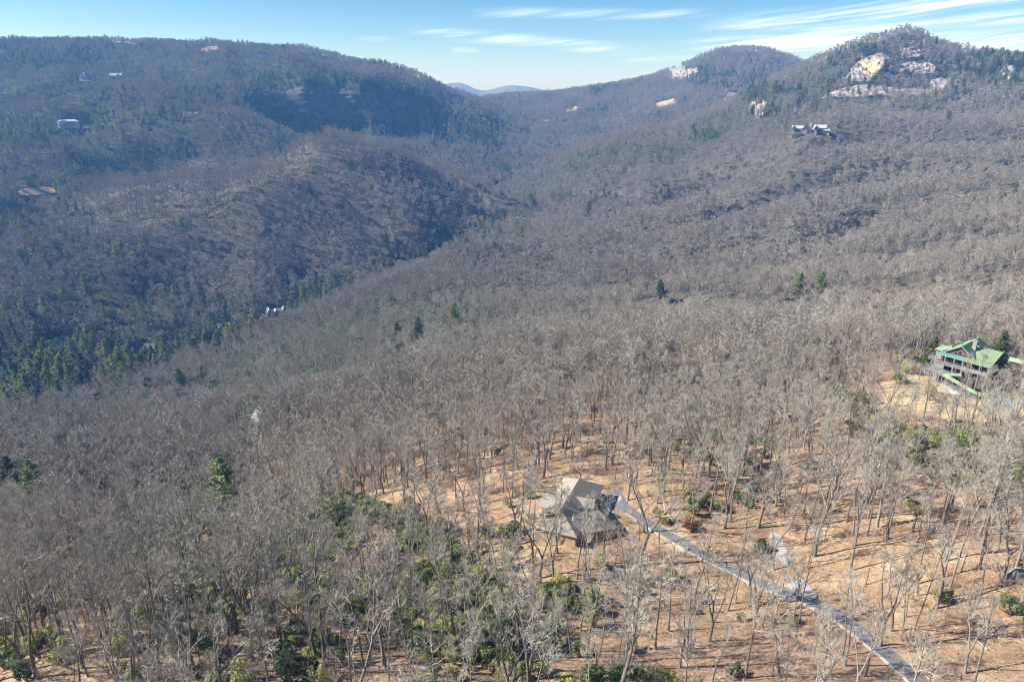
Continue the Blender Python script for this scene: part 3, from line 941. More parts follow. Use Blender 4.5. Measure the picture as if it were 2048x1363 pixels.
EVERGREEN = [  # outline, forward range, share of the trees that are evergreen
    ([(0, 590), (150, 560), (330, 590), (490, 560), (540, 600), (450, 680), (330, 760), (200, 790), (0, 800)], (440, 900), 0.22),
    ([(0, 700), (120, 690), (140, 830), (0, 850)], (400, 760), 0.28),
    ([(580, 560), (700, 520), (900, 470), (1000, 440), (1010, 470), (880, 520), (700, 590)], (640, 1250), 0.16),
    ([(700, 500), (880, 455), (950, 470), (720, 540)], (800, 1250), 0.25),
    ([(250, 720), (330, 700), (470, 650), (640, 590), (860, 500), (1000, 438), (1010, 455), (880, 522), (660, 612), (480, 690), (330, 750), (250, 770)], (560, 1250), 0.5),
    ([(1100, 395), (1220, 385), (1230, 420), (1110, 430)], (900, 1400), 0.25),
    ([(1280, 370), (1400, 360), (1420, 410), (1290, 410)], (900, 1400), 0.18),
    ([(1385, 270), (1455, 262), (1455, 285), (1390, 300)], (1000, 1700), 0.75),
    ([(1640, 130), (1720, 90), (1780, 130), (1870, 140), (1960, 180), (1880, 200), (1780, 190), (1640, 200)], (1300, 1700), 0.4),
    ([(1900, 120), (2060, 100), (2060, 190), (1960, 190)], (1300, 1850), 0.6),
    ([(1440, 170), (1600, 185), (1640, 230), (1500, 240)], (1300, 1800), 0.45),
    ([(1340, 140), (1500, 130), (1560, 160), (1420, 190), (1350, 165)], (2300, 2800), 0.45),
    ([(1170, 186), (1250, 165), (1300, 165), (1190, 195)], (2000, 3100), 0.6),
    ([(1150, 230), (1210, 215), (1220, 235), (1160, 240)], (1900, 2700), 0.7),
    ([(470, 150), (700, 158), (860, 190), (880, 262), (700, 265), (580, 240), (470, 195)], (1700, 2150), 0.7),
    ([(915, 245), (970, 238), (1005, 300), (930, 305)], (1700, 2300), 0.6),
    ([(300, 170), (480, 150), (480, 190), (380, 200)], (1500, 1900), 0.35),
    ([(0, 90), (300, 95), (240, 140), (0, 150)], (1700, 2300), 0.28),
    ([(0, 235), (90, 235), (120, 300), (0, 300)], (1300, 1700), 0.5),
    ([(180, 235), (330, 230), (330, 260), (180, 265)], (1300, 1700), 0.5),
    ([(0, 420), (60, 430), (90, 520), (0, 560)], (800, 1200), 0.3),
]
FIELDS = [
    ('cleared_field', [(36, 380), (108, 374), (112, 385), (40, 391)], 900, 'field'),
    ('cleared_field', [(398, 98), (430, 93), (441, 98), (404, 104)], 1800, 'clay'),
    ('cleared_field', [(1310, 207), (1346, 198), (1354, 207), (1318, 216)], 1800, 'field'),
    ('cleared_field', [(1130, 221), (1152, 212), (1157, 219), (1136, 227)], 1800, 'field'),
    ('lawn', [(262, 703), (304, 698), (316, 722), (284, 731)], 480, 'field'),
    ('bare_bank', [(516, 632), (560, 628), (566, 637), (520, 644)], 600, 'clay'),
    ('yard_terrace', [(158, 156), (188, 155), (192, 161), (160, 163)], 1500, 'field'),
    ('yard_terrace', [(166, 250), (186, 248), (188, 254), (168, 257)], 1300, 'field'),
]


def field(name, px, ymin, mat):
    """an open piece of ground: a fine sheet over the terrain"""
    c = [hit(u, v, ymin) for u, v in px]
    n = 10
    g = np.empty((n, n, 3))
    for i in range(n):
        for j in range(n):
            s, t = i / (n - 1), j / (n - 1)
            x = (c[0].x * (1 - s) + c[1].x * s) * (1 - t) + (c[3].x * (1 - s) + c[2].x * s) * t
            y = (c[0].y * (1 - s) + c[1].y * s) * (1 - t) + (c[3].y * (1 - s) + c[2].y * s) * t
            wob = 0.06 * vnoise(np.array(i * 0.8), np.array(j * 0.8), 5)
            x += wob * (c[1].x - c[0].x); y += wob * (c[0].y - c[3].y)
            g[j, i] = (x, y, H(x, y) + 0.5)
    ii = np.arange(n * n).reshape(n, n)
    f = np.stack([ii[:-1, :-1], ii[:-1, 1:], ii[1:, 1:], ii[1:, :-1]], -1).reshape(-1, 4)
    o = mesh_obj(name, g.reshape(-1, 3), f, M[mat])
    tag(o, kind='structure')
    ys = [p.y for p in c]
    OPEN.append((px, min(ys) - 25, max(ys) + 6))


for f_ in FIELDS: field(*f_)

# ------------------------------------------------------------------ houses
M.update(
    green_roof=mat_plain('green_metal_roof', (0.20, 0.285, 0.165), (0.26, 0.35, 0.215), 0.5, 0.5),
    teal_roof=mat_plain('teal_metal_roof', (0.15, 0.29, 0.25), (0.19, 0.34, 0.30), 0.5, 0.5),
    trim_green=mat_plain('green_roof_shaded_side', (0.04, 0.10, 0.06), (0.06, 0.14, 0.08), 1.0, 0.6),  # darker copy of the green roof, shade painted into the colour
    grey_wood=mat_plain('weathered_grey_wood', (0.16, 0.155, 0.15), (0.27, 0.265, 0.26), 2.5, 0.85),
    dark_wood=mat_plain('dark_stained_wood', (0.045, 0.035, 0.03), (0.085, 0.065, 0.055), 2.0, 0.8),
    stone=mat_plain('grey_stone', (0.16, 0.155, 0.15), (0.36, 0.345, 0.325), 1.3, 0.9, 5, 0.7),
    shingle=mat_plain('grey_brown_shingle', (0.22, 0.20, 0.168), (0.31, 0.283, 0.24), 2.6, 0.95, 5),
    tan_wall=mat_plain('tan_shingle_wall', (0.34, 0.26, 0.18), (0.44, 0.35, 0.25), 1.5, 0.9),
    brick=mat_plain('orange_brick', (0.42, 0.17, 0.09), (0.55, 0.25, 0.15), 3.0, 0.9),
    white=mat_plain('white_paint', (0.52, 0.52, 0.51), (0.66, 0.66, 0.65), 1.0, 0.6),
    pale_blue=mat_plain('pale_blue_paint', (0.32, 0.50, 0.66), (0.40, 0.58, 0.74), 1.0, 0.6),
    pale_roof=mat_plain('pale_grey_roof', (0.26, 0.265, 0.28), (0.38, 0.385, 0.40), 1.0, 0.7),
    slate=mat_plain('dark_slate_roof', (0.06, 0.065, 0.075), (0.12, 0.125, 0.14), 1.0, 0.7),
    blue_grey=mat_plain('blue_grey_wall', (0.16, 0.20, 0.25), (0.24, 0.28, 0.33), 1.0, 0.8),
    brown_wall=mat_plain('brown_wood_wall', (0.11, 0.07, 0.05), (0.19, 0.12, 0.08), 1.0, 0.85),
    tank=mat_plain('white_tank_paint', (0.72, 0.72, 0.71), (0.80, 0.80, 0.80), 1.0, 0.4),
)
gm, gt, gb = new_mat('window_glass', 0.08)
gb.inputs['Base Color'].default_value = (0.02, 0.025, 0.03, 1)
gb.inputs['Specular IOR Level'].default_value = 0.6
M['glass'] = gm


class Solid:
    """boxes, bars and roof shells gathered into one mesh"""
    def __init__(s): s.v, s.f = [], []
    def poly(s, vs, fs):
        n = len(s.v); s.v += [tuple(map(float, p)) for p in vs]; s.f += [[i + n for i in f] for f in fs]; return s
    def box(s, x0, x1, y0, y1, z0, z1):
        vs = [(x, y, z) for z in (z0, z1) for y in (y0, y1) for x in (x0, x1)]
        return s.poly(vs, [[0, 2, 3, 1], [4, 5, 7, 6], [0, 1, 5, 4], [2, 6, 7, 3], [0, 4, 6, 2], [1, 3, 7, 5]])
    def bar(s, p, q, w=0.2):
        p, q = Vector(p), Vector(q); d = (q - p).normalized()
        a = d.cross(Vector((0, 0, 1)) if abs(d.z) < 0.9 else Vector((1, 0, 0))).normalized() * w / 2; b = d.cross(a).normalized() * w / 2
        vs = [o + i * a + j * b for o in (p, q) for i, j in ((-1, -1), (1, -1), (1, 1), (-1, 1))]
        return s.poly(vs, [[0, 1, 2, 3], [7, 6, 5, 4], [0, 4, 5, 1], [1, 5, 6, 2], [2, 6, 7, 3], [3, 7, 4, 0]])
    def shell(s, vs, fs, t=0.22):
        n = len(vs)
        allv = list(vs) + [(x, y, z - t) for x, y, z in vs]
        ff = [list(f) for f in fs] + [[i + n for i in reversed(f)] for f in fs]
        edges = {}
        for f in fs:
            for a, b in zip(f, f[1:] + f[:1]): edges[(a, b)] = 1
        for a, b in edges:
            if (b, a) not in edges: ff.append([b, a, a + n, b + n])
        return s.poly(allv, ff)
    def seams(s, a, b, c, d, n, w=0.09, h=0.07):
        """raised ribs running from edge a-b (eave) to edge d-c (ridge)"""
        a, b, c, d = map(Vector, (a, b, c, d))
        for k in range(n + 1):
            t = k / n
            p, q = a.lerp(b, t), d.lerp(c, t)
            s.bar(p + Vector((0, 0, h)), q + Vector((0, 0, h)), w)
        return s
    def build(s, name, mat, parent): return mesh_obj(name, s.v, s.f, mat, parent)


def wing(root, A, B, half, eave, ridge, wall, roof, hipA=False, hipB=False, over=0.5, base=-5.0):
    """walls and roof over a ridge line A-B (local x, y); heights over the house origin"""
    A, B = Vector(A), Vector(B)
    t = (B - A).normalized(); n = Vector((-t.y, t.x))
    hi = half * 0.85
    ea, eb = A - t * (hi if hipA else over), B + t * (hi if hipB else over)
    c = [ea - n * half, eb - n * half, eb + n * half, ea + n * half]
    pa = A if hipA else A - t * over
    pb = B if hipB else B + t * over
    vs = [(p.x, p.y, eave) for p in c] + [(pa.x, pa.y, ridge), (pb.x, pb.y, ridge)]
    fs = [[0, 1, 5, 4], [2, 3, 4, 5]]
    if hipA: fs.append([3, 0, 4])
    if hipB: fs.append([1, 2, 5])
    Solid().shell(vs, fs).build('roof', roof, root)
    q = over + 0.08
    wa, wb = (ea + t * q if hipA else A), (eb - t * q if hipB else B)
    hw = half - q
    c = [wa - n * hw, wb - n * hw, wb + n * hw, wa + n * hw]
    e = eave + (0 if (hipA and hipB) else 0.0)
    vs = [(p.x, p.y, base) for p in c] + [(p.x, p.y, e) for p in c]
    fs = [[0, 1, 5, 4], [1, 2, 6, 5], [2, 3, 7, 6], [3, 0, 4, 7]]
    rz = eave + (ridge - eave) * hw / half - 0.25
    k = len(vs)
    if not hipA: vs.append((wa.x, wa.y, rz)); fs.append([7, 4, k]); k += 1
    if not hipB: vs.append((wb.x, wb.y, rz)); fs.append([5, 6, k])
    Solid().poly(vs, fs).build('wall', wall, root)
    return t, n


def windows(root, p, q, z, n, w, h, frame):
    """windows spaced along a wall from p to q (local), facing the right hand side of p-q"""
    p, q = Vector(p), Vector(q)
    t = (q - p).normalized(); nn = Vector((t.y, -t.x))
    for k in range(n):
        c = p.lerp(q, (k + 0.5) / n) + nn * 0.05
        a, b = c - t * w / 2, c + t * w / 2
        a2, b2 = a + nn * 0.06, b + nn * 0.06
        fr = Solid().poly([(a.x, a.y, z), (b.x, b.y, z), (b.x, b.y, z + h), (a.x, a.y, z + h), (a2.x, a2.y, z), (b2.x, b2.y, z), (b2.x, b2.y, z + h), (a2.x, a2.y, z + h)],
                          [[4, 5, 6, 7], [0, 1, 5, 4], [1, 2, 6, 5], [2, 3, 7, 6], [3, 0, 4, 7]]).build('window', frame, root)
        g = 0.12
        a3, b3 = a2 + t * g + nn * 0.02, b2 - t * g + nn * 0.02
        Solid().poly([(a3.x, a3.y, z + g), (b3.x, b3.y, z + g), (b3.x, b3.y, z + h - g), (a3.x, a3.y, z + h - g)], [[0, 1, 2, 3]]).build('pane', M['glass'], fr)


def chimney(root, x, y, z0, z1, w, mat):
    s = Solid().box(x - w / 2, x + w / 2, y - w / 2, y + w / 2, z0, z1).box(x - w / 2 - 0.12, x + w / 2 + 0.12, y - w / 2 - 0.12, y + w / 2 + 0.12, z1, z1 + 0.25)
    return s.build('chimney', mat, root)


def unproj(u, v, z):
    """point at height z (world) seen at a photo pixel"""
    X_, Y_, Z_ = ray(u, v)
    k = (z - CZ) / Z_
    return Vector((float(X_ * k), float(Y_ * k), z))


# the shingle house in the woods
hp = hit(1150, 1032)
house = empty('shingle_house', hp)
tag(house, 'grey brown shingle roofed house with many hips and gables among bare trees by the driveway', 'house')
def rl(u, v, h):
    p = unproj(u, v, hp.z + h)
    return (p.x - hp.x, p.y - hp.y)
wing(house, rl(1158, 957, 7.3), rl(1122, 1018, 7.3), 5.8, 3.8, 7.3, M['tan_wall'], M['shingle'], True, True)
wing(house, rl(1094, 977, 6.7), rl(1140, 990, 6.7), 3.9, 3.4, 6.7, M['tan_wall'], M['shingle'], False, True)
wing(house, rl(1140, 990, 6.5), rl(1187, 997, 6.5), 3.4, 3.4, 6.5, M['tan_wall'], M['shingle'], True, False)
wing(house, rl(1150, 1027, 6.4), rl(1197, 1019, 6.4), 4.2, 3.2, 6.4, M['tan_wall'], M['shingle'], True, True)
wing(house, rl(1098, 1034, 5.4), rl(1150, 1026, 5.4), 3.8, 2.6, 5.4, M['tan_wall'], M['shingle'], False, True)
wing(house, rl(1172, 1019, 5.6), rl(1180, 1036, 5.6), 2.2, 3.3, 5.6, M['tan_wall'], M['shingle'], True, False, base=-3.0)
wing(house, rl(1124, 1028, 5.3), rl(1122, 1044, 5.3), 2.4, 2.9, 5.3, M['tan_wall'], M['shingle'], True, False, base=-3.0)
c = rl(1096, 1030, 6.0)
chimney(house, c[0], c[1], 0, 6.6, 1.3, M['brick'])
a, b = rl(1092, 1062, 1.0), rl(1150, 1052, 1.0)
windows(house, a, b, 0.2, 4, 1.6, 1.7, M['white'])
Solid().box(-8.5, 1.5, -8.2, -5.6, -3, -0.3).build('terrace', M['kerb'], house)
s = Solid()
for k in range(6): s.box(-8.5 + k * 2.0, -8.3 + k * 2.0, -8.2, -8.0, -0.3, 0.75)
s.box(-8.5, 1.7, -8.17, -8.03, 0.62, 0.74)
s.build('railing', M['grey_wood'], house)
HOUSE_SITES.append((hp.x - 0.5, hp.y + 3.5, 10.5, 11, 9))

# the green roofed house on the right
g0 = hit(1863, 767)
EZ = 11.6
g1 = unproj(1876, 706.6, g0.z + EZ)
gh = empty('green_roofed_house', (g1.x, g1.y, g0.z), R(-53.1))
tag(gh, 'large wooden house with green metal gable roofs on a tall deck above dry grass', 'house')
def E(x, y, dz): return (x, y, EZ + dz)
def metal(name, pts, n, mat, t=0.22):
    r = Solid().shell([E(*p) for p in pts], [[0, 1, 2, 3]], t).build(name, mat, gh)
    if n:
        st = Solid().seams(E(*pts[0]), E(*pts[1]), E(*pts[2]), E(*pts[3]), n).build('standing_seam', mat, r)
        st['kind'] = 'stuff'
    return r
metal('roof', [(9.2, -0.3, -0.1), (18.2, -0.3, -0.1), (18.2, 10, 3.7), (5.5, 10, 3.7)], 26, M['green_roof'])
metal('roof', [(18.2, 19, 0.3), (2, 19, 0.3), (2, 10, 3.7), (18.2, 10, 3.7)], 30, M['green_roof'])
metal('roof', [(7.0, 18, 4.82), (7.0, 1.4, 4.82), (1.8, 1.4, 1.1), (1.8, 18, 1.1)][::-1], 30, M['green_roof'])
metal('roof', [(12.2, 18, 1.1), (12.2, 1.4, 1.1), (7.0, 1.4, 4.82), (7.0, 18, 4.82)][::-1], 0, M['trim_green'])  # slope turned from the sun: its shade is put into the roof colour
metal('porch_roof', [(-0.3, -0.3, 0.0), (9.4, -0.3, 0.0), (9.4, 3.6, 1.1), (0.6, 3.6, 1.1)], 22, M['teal_roof'])
Solid().shell([E(-3, 4, 0.3), E(3, 4, 0.3), E(3, 11, 0.3), E(-3, 11, 0.3), E(0.2, 7, 1.9), E(1.5, 8, 1.9)], [[0, 1, 5, 4], [1, 2, 5], [2, 3, 4, 5], [3, 0, 4]]).build('turret_roof', M['green_roof'], gh)
# walls: upper storey, gable front, lower storey
Solid().box(0.6, 17.6, 2.2, 17.5, EZ - 3.5, EZ + 0.9).build('wall', M['dark_wood'], gh)
Solid().poly([E(2.6, 1.9, 0.6), E(11.4, 1.9, 0.6), E(11.4, 1.9, 1.4), E(7.0, 1.9, 4.5), E(2.6, 1.9, 1.4), E(2.6, 2.3, 0.6), E(11.4, 2.3, 0.6), E(11.4, 2.3, 1.4), E(7.0, 2.3, 4.5), E(2.6, 2.3, 1.4)],
             [[0, 1, 2, 3, 4], [9, 8, 7, 6, 5], [0, 5, 6, 1], [1, 6, 7, 2], [2, 7, 8, 3], [3, 8, 9, 4], [4, 9, 5, 0]]).build('gable_wall', M['dark_wood'], gh)
Solid().poly([E(17.6, 2.2, 0.7), E(17.6, 17.5, 0.7), E(17.6, 10, 3.4)], [[0, 1, 2]]).build('gable_wall', M['dark_wood'], gh)
Solid().box(1.5, 17.0, 4.5, 17.0, -4.0, EZ - 3.7).build('wall', M['dark_wood'], gh)
Solid().box(-2.4, 2.6, 4.6, 10.4, -2.0, EZ + 0.2).build('turret_wall', M['grey_wood'], gh)
for k in range(5):                      # tall windows of the gable, between grey mullions
    x = 3.4 + k * 1.5
    top = 1.55 + (2.1 - abs(x + 0.55 - 7.0)) * 0.62
    w_ = Solid().box(x, x + 1.1, 1.78, 1.89, EZ + 0.75, EZ + max(1.2, top)).build('window', M['grey_wood'], gh)
    Solid().box(x + 0.1, x + 1.0, 1.74, 1.79, EZ + 0.83, EZ + max(1.1, top - 0.1)).build('pane', M['glass'], w_)
for k in range(9):
    x = 1.2 + k * 1.85
    w_ = Solid().box(x, x + 1.4, 2.08, 2.19, EZ - 3.1, EZ - 0.5).build('window', M['grey_wood'], gh)
    Solid().box(x + 0.1, x + 1.3, 2.03, 2.09, EZ - 3.0, EZ - 0.6).build('pane', M['glass'], w_)
Solid().bar(E(1.7, 1.3, 1.0), E(7.0, 1.3, 4.72), 0.28).build('gable_board', M['grey_wood'], gh)
Solid().bar(E(12.3, 1.3, 1.0), E(7.0, 1.3, 4.72), 0.28).build('gable_board', M['grey_wood'], gh)
# decks, rails and posts
Solid().box(-0.6, 18.0, -0.6, 2.3, EZ - 3.75, EZ - 3.45).build('deck', M['grey_wood'], gh)
Solid().box(-3.4, 6.5, -4.2, 4.4, EZ - 6.9, EZ - 6.6).build('deck', M['grey_wood'], gh)
Solid().box(-4.2, -0.8, 2.5, 7.5, EZ - 3.7, EZ - 3.45).build('deck', M['grey_wood'], gh)


def rail(p, q, z, n):
    s = Solid()
    p, q = Vector(p), Vector(q)
    for k in range(n + 1):
        c = p.lerp(q, k / n)
        s.box(c.x - 0.06, c.x + 0.06, c.y - 0.06, c.y + 0.06, z, z + 1.08)
    for h in (0.15, 0.45, 0.75, 1.05): s.bar((p.x, p.y, z + h), (q.x, q.y, z + h), 0.055 if h < 1 else 0.1)
    s.build('railing', M['grey_wood'], gh)


rail((-0.5, -0.5), (9.0, -0.5), EZ - 3.45, 6)
Solid().box(9.0, 18.0, -0.62, -0.5, EZ - 3.6, EZ - 2.4).build('deck_panel', M['grey_wood'], gh)
rail((-3.3, -4.1), (6.4, -4.1), EZ - 6.6, 7)
rail((-3.3, 4.3), (-3.3, -4.1), EZ - 6.6, 5)
rail((-4.1, 7.4), (-4.1, 2.6), EZ - 3.45, 4)
rail((-4.1, 2.6), (-0.8, 2.6), EZ - 3.45, 3)
for (x, y, z1) in ((-0.3, -0.4, 0), (3.0, -0.4, 0), (6.2, -0.4, 0), (9.2, -0.4, 0), (12.2, -0.4, 0), (15.0, -0.4, 0), (17.8, -0.4, 0), (-3.2, -4.0, -6.9), (0.2, -4.0, -6.9), (3.4, -4.0, -6.9), (6.3, -4.0, -6.9), (-3.2, 0.2, -6.9), (-3.2, 4.2, -3.7), (-4.0, 7.3, -3.7)):
    Solid().box(x - 0.16, x + 0.16, y - 0.16, y + 0.16, -4.0, EZ + z1 - 0.2).build('post', M['grey_wood'], gh)
for (p, q) in (((-3.2, -4.0, 0.5), (0.2, -4.0, 4.6)), ((-3.2, 0.2, 0.5), (-3.2, -4.0, 4.6)), ((0.2, -4.0, 0.5), (3.4, -4.0, 4.6))):
    Solid().bar(p, q, 0.16).build('brace', M['grey_wood'], gh)
chimney(gh, 9.4, 7.0, EZ + 1.0, EZ + 6.3, 1.35, M['stone'])
# covered walkway on its stone base, stepping down to the right
def roof_strip(p, q, w):
    p, q = Vector(p), Vector(q)
    n = Vector((-(q - p).y, (q - p).x, 0)).normalized() * w / 2
    up = Vector((0, 0, 0.55))
    vs = [E(*(p - n)), E(*(q - n)), E(*(q + up)), E(*(p + up)), E(*(p + n)), E(*(q + n))]
    Solid().shell(vs, [[0, 1, 2, 3], [3, 2, 5, 4]], 0.16).build('walkway_roof', M['green_roof'], gh)
WALK = [(9.8, -1.6, -5.2), (5.6, -5.0, -5.8), (18.4, -8.6, -8.0), (21.8, -6.6, -7.8)]
for p, q in zip(WALK[:-1], WALK[1:]): roof_strip(p, q, 2.6)
p, q = Vector(WALK[1]), Vector(WALK[2])
n = Vector((-(q - p).y, (q - p).x, 0)).normalized()
c0, c1 = p - n * 1.1, q - n * 1.1
c2, c3 = q + n * 1.1, p + n * 1.1
fl = -3.0
Solid().poly([(c.x, c.y, -5.0) for c in (c0, c1, c2, c3)] + [(c0.x, c0.y, EZ - 5.8 + fl), (c1.x, c1.y, EZ - 8.0 + fl + 0.6), (c2.x, c2.y, EZ - 8.0 + fl + 0.6), (c3.x, c3.y, EZ - 5.8 + fl)],
             [[0, 1, 5, 4], [1, 2, 6, 5], [2, 3, 7, 6], [3, 0, 4, 7], [4, 5, 6, 7]]).build('stone_base', M['stone'], gh)
for k in range(7):
    c = p.lerp(q, k / 6) - n * 1.05
    Solid().box(c.x - 0.09, c.x + 0.09, c.y - 0.09, c.y + 0.09, EZ + c.z + fl - 0.3, EZ + c.z).build('post', M['grey_wood'], gh)
s = Solid()
for h in (0.5, 0.8, 1.05): s.bar((c0.x, c0.y, EZ - 5.8 + fl + h), (c1.x, c1.y, EZ - 8.0 + fl + 0.6 + h), 0.07)
s.build('railing', M['grey_wood'], gh)
wing(gh, (24.0, -6.5), (31.0, -6.5), 4.2, EZ - 9.4, EZ - 7.6, M['stone'], M['teal_roof'], True, True, base=-6)
wing(gh, (18.5, 12.5), (28.0, 12.5), 1.9, EZ + 1.0, EZ + 1.9, M['dark_wood'], M['green_roof'], base=0)
hx = gh.matrix_basis @ Vector((8, 6, 0)); HOUSE_SITES.append((hx.x, hx.y, 14.0, 14, 30))
hx = gh.matrix_basis @ Vector((16, -4, 0)); HOUSE_SITES.append((hx.x, hx.y, 9.0, 9, 24))
hx = gh.matrix_basis @ Vector((27, -5, 0)); HOUSE_SITES.append((hx.x, hx.y, 6.0, 6, 9))


# the far houses: (pixel, forward distance at least, width in pixels, ...)
def far_house(name, label, u, v, ymin, wpx, wall, roof, wings, yaw=0.0, win=None, chim=None, deck=None, clear=1.0):
    p = hit(u, v, ymin)
    _, _, dd = project(p.x, p.y, p.z)
    k = wpx * float(dd) / F                     # house width in metres
    h = empty(name, (p.x, p.y, p.z), -math.atan2(p.x, p.y) + yaw)
    tag(h, label, 'house')
    for (x, y, ln, half, eave, ridge, along, ha, hb) in wings:
        a = (x - ln / 2, y) if along == 'x' else (x, y - ln / 2)
        b = (x + ln / 2, y) if along == 'x' else (x, y + ln / 2)
        a, b = Vector(a) * k, Vector(b) * k
        wing(h, a, b, half * k, eave * k, ridge * k, wall, roof, ha, hb, over=0.03 * k, base=-0.35 * k)
    if win:
        for (x0, x1, y, z, n, w, hh) in win: windows(h, (x0 * k, y * k), (x1 * k, y * k), z * k, n, w * k, hh * k, M['white'])
    if chim: chimney(h, chim[0] * k, chim[1] * k, 0, chim[2] * k, 0.06 * k, M['stone'])
    if deck:
        x0, x1, y0, y1, z = [q * k for q in deck]
        Solid().box(x0, x1, y0, y1, z - 0.4, z).build('deck', M['grey_wood'], h)
        for i in range(4):
            x = x0 + (x1 - x0) * (i + 0.5) / 4
            Solid().box(x - 0.15, x + 0.15, y0 + 0.1, y0 + 0.4, -0.35 * k, z - 0.4).build('post', M['grey_wood'], h)
    HOUSE_SITES.append((p.x, p.y, k * 0.55 * clear, max(8.0, k * 0.3), max(9.0, k * 0.22) + (0.06 if p.y < 900 else 0.006) * p.y))
    return h


LONG = [(0, 0, 0.9, 0.17, 0.17, 0.30, 'x', False, False)]
CROSS = [(0, 0.05, 0.9, 0.17, 0.20, 0.36, 'x', False, False), (-0.18, -0.10, 0.34, 0.15, 0.20, 0.40, 'y', False, False), (0.24, -0.08, 0.30, 0.12, 0.20, 0.36, 'y', False, False)]
HIPS = [(0, 0.05, 0.5, 0.24, 0.26, 0.44, 'x', True, True), (-0.3, -0.12, 0.2, 0.15, 0.24, 0.42, 'y', False, True), (0.3, -0.1, 0.2, 0.14, 0.24, 0.40, 'y', False, True)]
WIN3 = [(-0.42, 0.42, -0.12, 0.04, 5, 0.08, 0.10)]
far_house('ridge_house', 'long low house with a white roof on the crest of the left mountain', 242, 90, 1700, 32, M['white'], M['white'], [(0, 0, 0.9, 0.14, 0.10, 0.2, 'x', False, False), (0.62, -0.05, 0.3, 0.12, 0.04, 0.1, 'x', False, False)], 0.1, WIN3)
far_house('gabled_house', 'dark pale gabled house on a pale terrace, left one of two neighbours on left mountain', 176, 157, 1500, 28, M['pale_roof'], M['slate'], CROSS, 0.2, None, (0.1, 0, 0.5))
far_house('gabled_house', 'blue grey house with a pale roof, right one of two neighbours on the left mountain', 234, 161, 1500, 24, M['blue_grey'], M['pale_roof'], [(0, 0, 0.9, 0.26, 0.36, 0.56, 'x', False, False), (0.2, -0.2, 0.3, 0.18, 0.3, 0.5, 'y', False, False)], -0.2, [(-0.4, 0.1, -0.24, 0.1, 4, 0.1, 0.14)])
far_house('gabled_house', 'dark slate house with white gable patches below the two neighbours on the left mountain', 181, 196, 1300, 28, M['white'], M['slate'], CROSS, 0.0)
far_house('long_house', 'long low white walled house in the middle of the left mountain slope', 318, 167, 1400, 30, M['white'], M['slate'], [(-0.12, 0, 0.6, 0.13, 0.14, 0.24, 'x', False, False), (0.34, -0.03, 0.26, 0.12, 0.14, 0.24, 'x', False, False)], 0.05, WIN3)
far_house('blue_white_house', 'bright blue and white two storey house with broad windows, lowest on the left mountain', 138, 254, 1200, 30, M['pale_blue'], M['white'], [(0, 0, 0.86, 0.22, 0.36, 0.48, 'x', True, True)], 0.25, [(-0.36, 0.36, -0.19, 0.20, 6, 0.09, 0.12), (-0.36, 0.36, -0.19, 0.03, 5, 0.10, 0.12)], None, (-0.5, 0.45, -0.42, -0.2, 0.16))
far_house('brown_roof_house', 'small brown roofed house with a blue gable end beside a road in the forest', 382, 233, 1300, 28, M['pale_blue'], M['tan_wall'], [(0.12, 0, 0.7, 0.16, 0.14, 0.30, 'x', False, False), (-0.36, -0.05, 0.2, 0.13, 0.16, 0.34, 'y', False, False)], 0.1)
far_house('mansion', 'large pale house with many gables high on the left mountain below the crest', 527, 119, 1700, 22, M['white'], M['slate'], [(0, 0, 0.9, 0.2, 0.32, 0.5, 'x', False, False), (-0.26, -0.16, 0.3, 0.14, 0.30, 0.56, 'y', False, False), (0.06, -0.18, 0.3, 0.14, 0.30, 0.58, 'y', False, False), (0.34, -0.14, 0.26, 0.12, 0.30, 0.52, 'y', False, False)], 0.0, [(-0.4, 0.42, -0.34, 0.04, 7, 0.07, 0.12)], (0.18, 0, 0.68))
far_house('summit_house', 'dark gabled house breaking the skyline of the left mountain', 478, 92, 1700, 26, M['brown_wall'], M['slate'], [(0, 0, 0.9, 0.2, 0.16, 0.34, 'x', False, False), (0, -0.1, 0.4, 0.2, 0.2, 0.44, 'y', False, False)], 0.1)
far_house('cottage', 'tiny pale roofed cottage half hidden in trees above the dark cliff', 387, 144, 1600, 14, M['tan_wall'], M['pale_roof'], LONG, 0.3)
far_house('cottage', 'tiny dark cottage at the far left end of the left mountain crest', 57, 89, 1700, 16, M['brown_wall'], M['blue_grey'], LONG, 0.0)
far_house('cottage', 'small white roofed cottage in the gap between the mountains', 1090, 244, 1700, 14, M['white'], M['white'], LONG, 0.2)
far_house('stone_lodge', 'long stone lodge with grey roofs and several wings below the right hand peak', 1615, 265, 850, 76, M['stone'], M['pale_roof'],
          [(-0.24, 0, 0.26, 0.075, 0.10, 0.17, 'x', False, False), (-0.06, -0.02, 0.2, 0.07, 0.09, 0.22, 'y', False, False), (0.08, 0.03, 0.2, 0.06, 0.08, 0.14, 'x', False, False), (0.29, 0.02, 0.26, 0.08, 0.12, 0.20, 'x', False, False), (0.2, -0.07, 0.16, 0.055, 0.09, 0.18, 'y', False, False), (-0.34, -0.06, 0.14, 0.055, 0.09, 0.17, 'y', False, False), (0.46, -0.02, 0.1, 0.05, 0.06, 0.11, 'x', True, True)],
          -0.05, [(-0.36, -0.12, -0.082, 0.02, 5, 0.03, 0.06), (0.0, 0.16, -0.04, 0.015, 4, 0.03, 0.05), (0.26, 0.42, -0.066, 0.02, 4, 0.03, 0.06)], (0.05, 0.02, 0.25), (-0.62, -0.1, -0.2, -0.08, -0.01))
